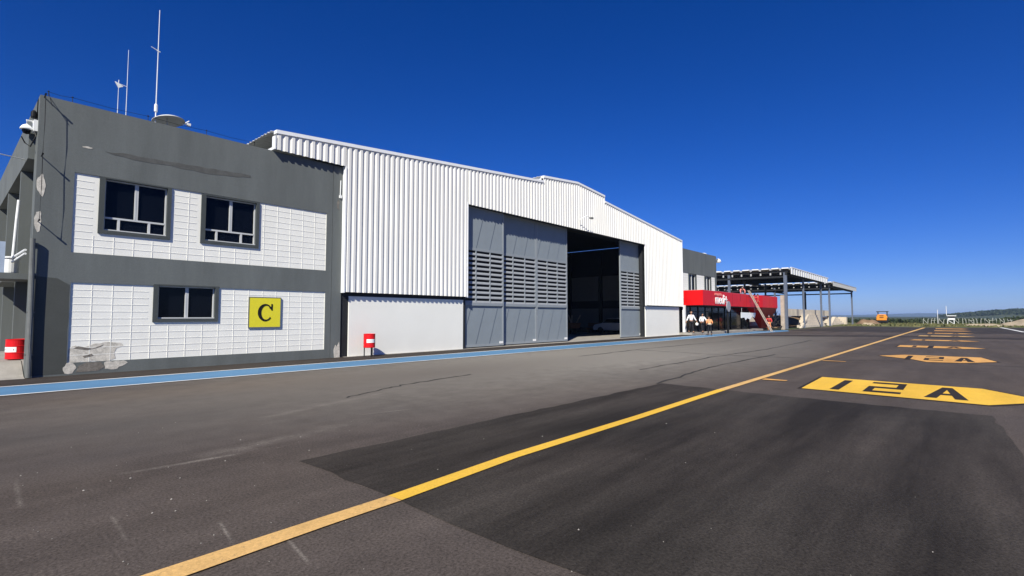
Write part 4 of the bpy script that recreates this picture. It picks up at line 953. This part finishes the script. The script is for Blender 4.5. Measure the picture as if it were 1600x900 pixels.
    for a in range(6):
        th = math.pi*.52*a/5
        for b in range(n): ph = 2*math.pi*b/n; q = 1.0 if math.sin(ph) > -.3 else .9; vs.append((hc.x+math.sin(th)*math.cos(ph)*.086*q, hc.y+.012+math.sin(th)*math.sin(ph)*.104, hc.z+.012+math.cos(th)*.122))
    for a in range(5):
        for b in range(n): fs.append((a*n+b, a*n+(b+1) % n, (a+1)*n+(b+1) % n, (a+1)*n+b))
    mb.add(vs, fs); add('helmet' if hat else 'hair', mb, hat or 'hair')
    for s, (kn, an) in ((1, legs[0]), (-1, legs[1])):
        mb = MB(); mb.add(*skin_mesh([((an[0], an[1]+.04, an[2]-.03), .05), ((an[0], an[1]-.08, an[2]-.055), .042), ((an[0], an[1]-.18, an[2]-.06), .036)], [(0, 1), (1, 2)])); add('shoe', mb, 'black')
    if band:
        mb = MB(); mb.lathe([(.175, 0), (.18, .06)], (0, L(1.0), .98), 16); mb.v = [(v[0], (v[1]-L(1.0))*.72+L(1.0), v[2]) for v in mb.v]; add('vest_band', mb, 'vest_band')
    if held: 
        w0 = Vector(arms[held[0]][1]); mb = MB(); mb.lathe([(.02, -.10), (.11, -.16), (.13, -.24), (.10, -.32), (.02, -.34)], (w0.x, w0.y-.03, w0.z), 12); b = mb
        me = bpy.data.meshes.new('bag'); me.from_pydata([tuple(Vector(v)*k) for v in mb.v], [], mb.f); me.materials.append(M['label']); o = bpy.data.objects.new('plastic_bag', me); COL.objects.link(o); o.location = loc; o.rotation_euler = (0, 0, rz)
        tag(o, held[1], 'bag')
    return p
rest = (((.27, .02, 1.14), (.33, -.04, .90)), ((-.27, .02, 1.14), (-.33, -.04, .90)))
PG = 'people in front of the terminal'
person('tall person in a white shirt and dark trousers walking with arms spread', (43.1, 17.3, .18), R(-42), 1.86,
       (((.30, .0, 1.16), (.42, -.08, .93)), ((-.30, .0, 1.16), (-.44, -.05, .92))), (((.10, -.06, .5), (.11, -.12, .08)), ((-.10, .02, .5), (-.12, .22, .12))), 'shirt_white', 'trouser', held=(0, 'white plastic bag hanging from the tall walker in white'), group=PG)
person('shorter person in a white shirt with one arm bent, right of the tall one', (44.6, 16.9, .18), R(-45), 1.66,
       (((.34, .0, 1.2), (.26, -.2, 1.06)), ((-.25, .05, 1.14), (-.22, -.12, .95))), (((.10, .05, .5), (.12, .18, .1)), ((-.10, -.08, .5), (-.1, -.16, .08))), 'shirt_white', 'trouser', group=PG)
person('person in an orange vest with pale lower band and black trousers, on the blue path', (42.75, 15.6, .012), R(130), 1.62,
       (((.26, .0, 1.14), (.24, -.14, .98)), ((-.26, .0, 1.14), (-.24, -.14, .98))), (((.09, -.1, .5), (.1, -.14, .08)), ((-.09, .06, .5), (-.1, .2, .1))), 'vest', 'trouser', lean=.25, band=True, group=PG)
person('worker in an orange shirt and blue helmet stooping by the wedge pillar', (60.6, 15.6, .0), R(-80), 1.75,
       (((.28, -.25, 1.1), (.26, -.45, .95)), ((-.28, -.25, 1.1), (-.26, -.45, .95))), (((.12, -.22, .5), (.12, .02, .08)), ((-.12, -.12, .5), (-.12, .1, .08))), 'shirt_red', 'vest', hat='helmet', lean=.55, group=PG)
person('worker in red at the top of the ladder, facing the canopy', (57.5, 15.85, 2.25), R(180), 1.7,
       (((.28, -.2, 1.3), (.2, -.38, 1.45)), ((-.28, -.2, 1.3), (-.2, -.38, 1.45))), (((.1, -.22, .62), (.1, -.1, .22)), ((-.1, -.12, .5), (-.1, -.04, .08))), 'shirt_red', 'shirt_red', group=PG)
person('worker in faded red with a blue helmet crouching on the canopy roof', (56.2, 17.1, 3.40), R(-60), 1.6,
       (((.26, -.55, .95), (.2, -.75, .62)), ((-.26, -.55, .95), (-.2, -.75, .62))), (((.12, -.28, .58), (.12, .12, .57)), ((-.12, -.25, .58), (-.12, .15, .57))), 'pink', 'helmet', hat='helmet', lean=1.15, group=PG)
ld = thing('ladder', 'long pale ladder leaning against the red canopy', 'ladder', (58.6, 15.0, 0)); LA, LB = Vector((57.6, 14.6, 0)), Vector((56.2, 16.38, 4.3)); sd = Vector((.26, .0, .0))
for s in (-1, 1): mb = MB(); mb.tube([LA+sd*s, LB+sd*s], .05, 6); mb.build('rail', 'wood_grey', ld)
mb = MB(); n = 14
for k in range(1, n): q = LA+(LB-LA)*k/n; mb.tube([q-sd, q+sd], .03, 6)
mb.build('rung', 'wood_grey', ld)

# ------------------------------------------------------------------ air
hm = bpy.data.materials.new('haze_air'); hm.use_nodes = True; nt = hm.node_tree; nt.nodes.clear()
pv = nt.nodes.new('ShaderNodeVolumePrincipled'); pv.inputs['Color'].default_value = (.42, .62, 1, 1); pv.inputs['Density'].default_value = HAZE; pv.inputs['Anisotropy'].default_value = 0
o_ = nt.nodes.new('ShaderNodeOutputMaterial'); nt.links.new(pv.outputs[0], o_.inputs['Volume']); M['haze'] = hm
tag(MB().box(-9500, 9500, -9500, 9500, -2.5, 45).build('haze', 'haze'), 'thin blue haze over the far hills', 'haze', kind='stuff')
# ------------------------------------------------------------------ light, sky, camera
sd_ = Vector((-1.06, -.59, 1.0)).normalized(); el = math.asin(sd_.z)
W = bpy.data.worlds.new('World'); S.world = W; W.use_nodes = True; nt = W.node_tree; nt.nodes.clear()
out = nt.nodes.new('ShaderNodeOutputWorld'); bg = nt.nodes.new('ShaderNodeBackground'); sky = nt.nodes.new('ShaderNodeTexSky')
sky.sky_type = 'NISHITA'; sky.sun_disc = False; sky.sun_elevation = el; sky.sun_rotation = math.atan2(sd_.x, sd_.y); sky.altitude = 1200; sky.air_density = 1.0; sky.dust_density = 0; sky.ozone_density = 4.0
bg.inputs['Strength'].default_value = .05
hs = nt.nodes.new('ShaderNodeHueSaturation'); hs.inputs['Saturation'].default_value = 1.35
nt.links.new(sky.outputs[0], hs.inputs['Color']); tint = nt.nodes.new('ShaderNodeMix'); tint.data_type = 'RGBA'; tint.blend_type = 'MULTIPLY'; tint.inputs[0].default_value = 1; tint.inputs[7].default_value = (.60, .75, 1.40, 1)
nt.links.new(hs.outputs[0], tint.inputs[6]); nt.links.new(tint.outputs[2], bg.inputs[0]); nt.links.new(bg.outputs[0], out.inputs[0])
sl = bpy.data.lights.new('sun', 'SUN'); sl.energy = 5.0; sl.angle = R(.53); sl.color = (1, .955, .84); so = bpy.data.objects.new('sun', sl); COL.objects.link(so)
so.rotation_euler = (-sd_).to_track_quat('-Z', 'Y').to_euler(); so.location = (-30, -20, 40)
cam = bpy.data.cameras.new('camera'); co = bpy.data.objects.new('camera', cam); COL.objects.link(co); S.camera = co
cam.sensor_width = 36; cam.lens = 36*790/1600; cam.clip_end = 20000; cam.clip_start = .05
co.location = (0, 0, 1.6); yaw, pit = R(41.35), R(3.2)
co.rotation_euler = Vector((math.cos(yaw)*math.cos(pit), math.sin(yaw)*math.cos(pit), math.sin(pit))).to_track_quat('-Z', 'Y').to_euler()
v = S.view_settings; v.view_transform = 'Standard'; v.look = 'None'; v.exposure = .47; v.gamma = 1; v.use_curve_mapping = False
S.cycles.max_bounces = 6; S.cycles.use_denoising = True
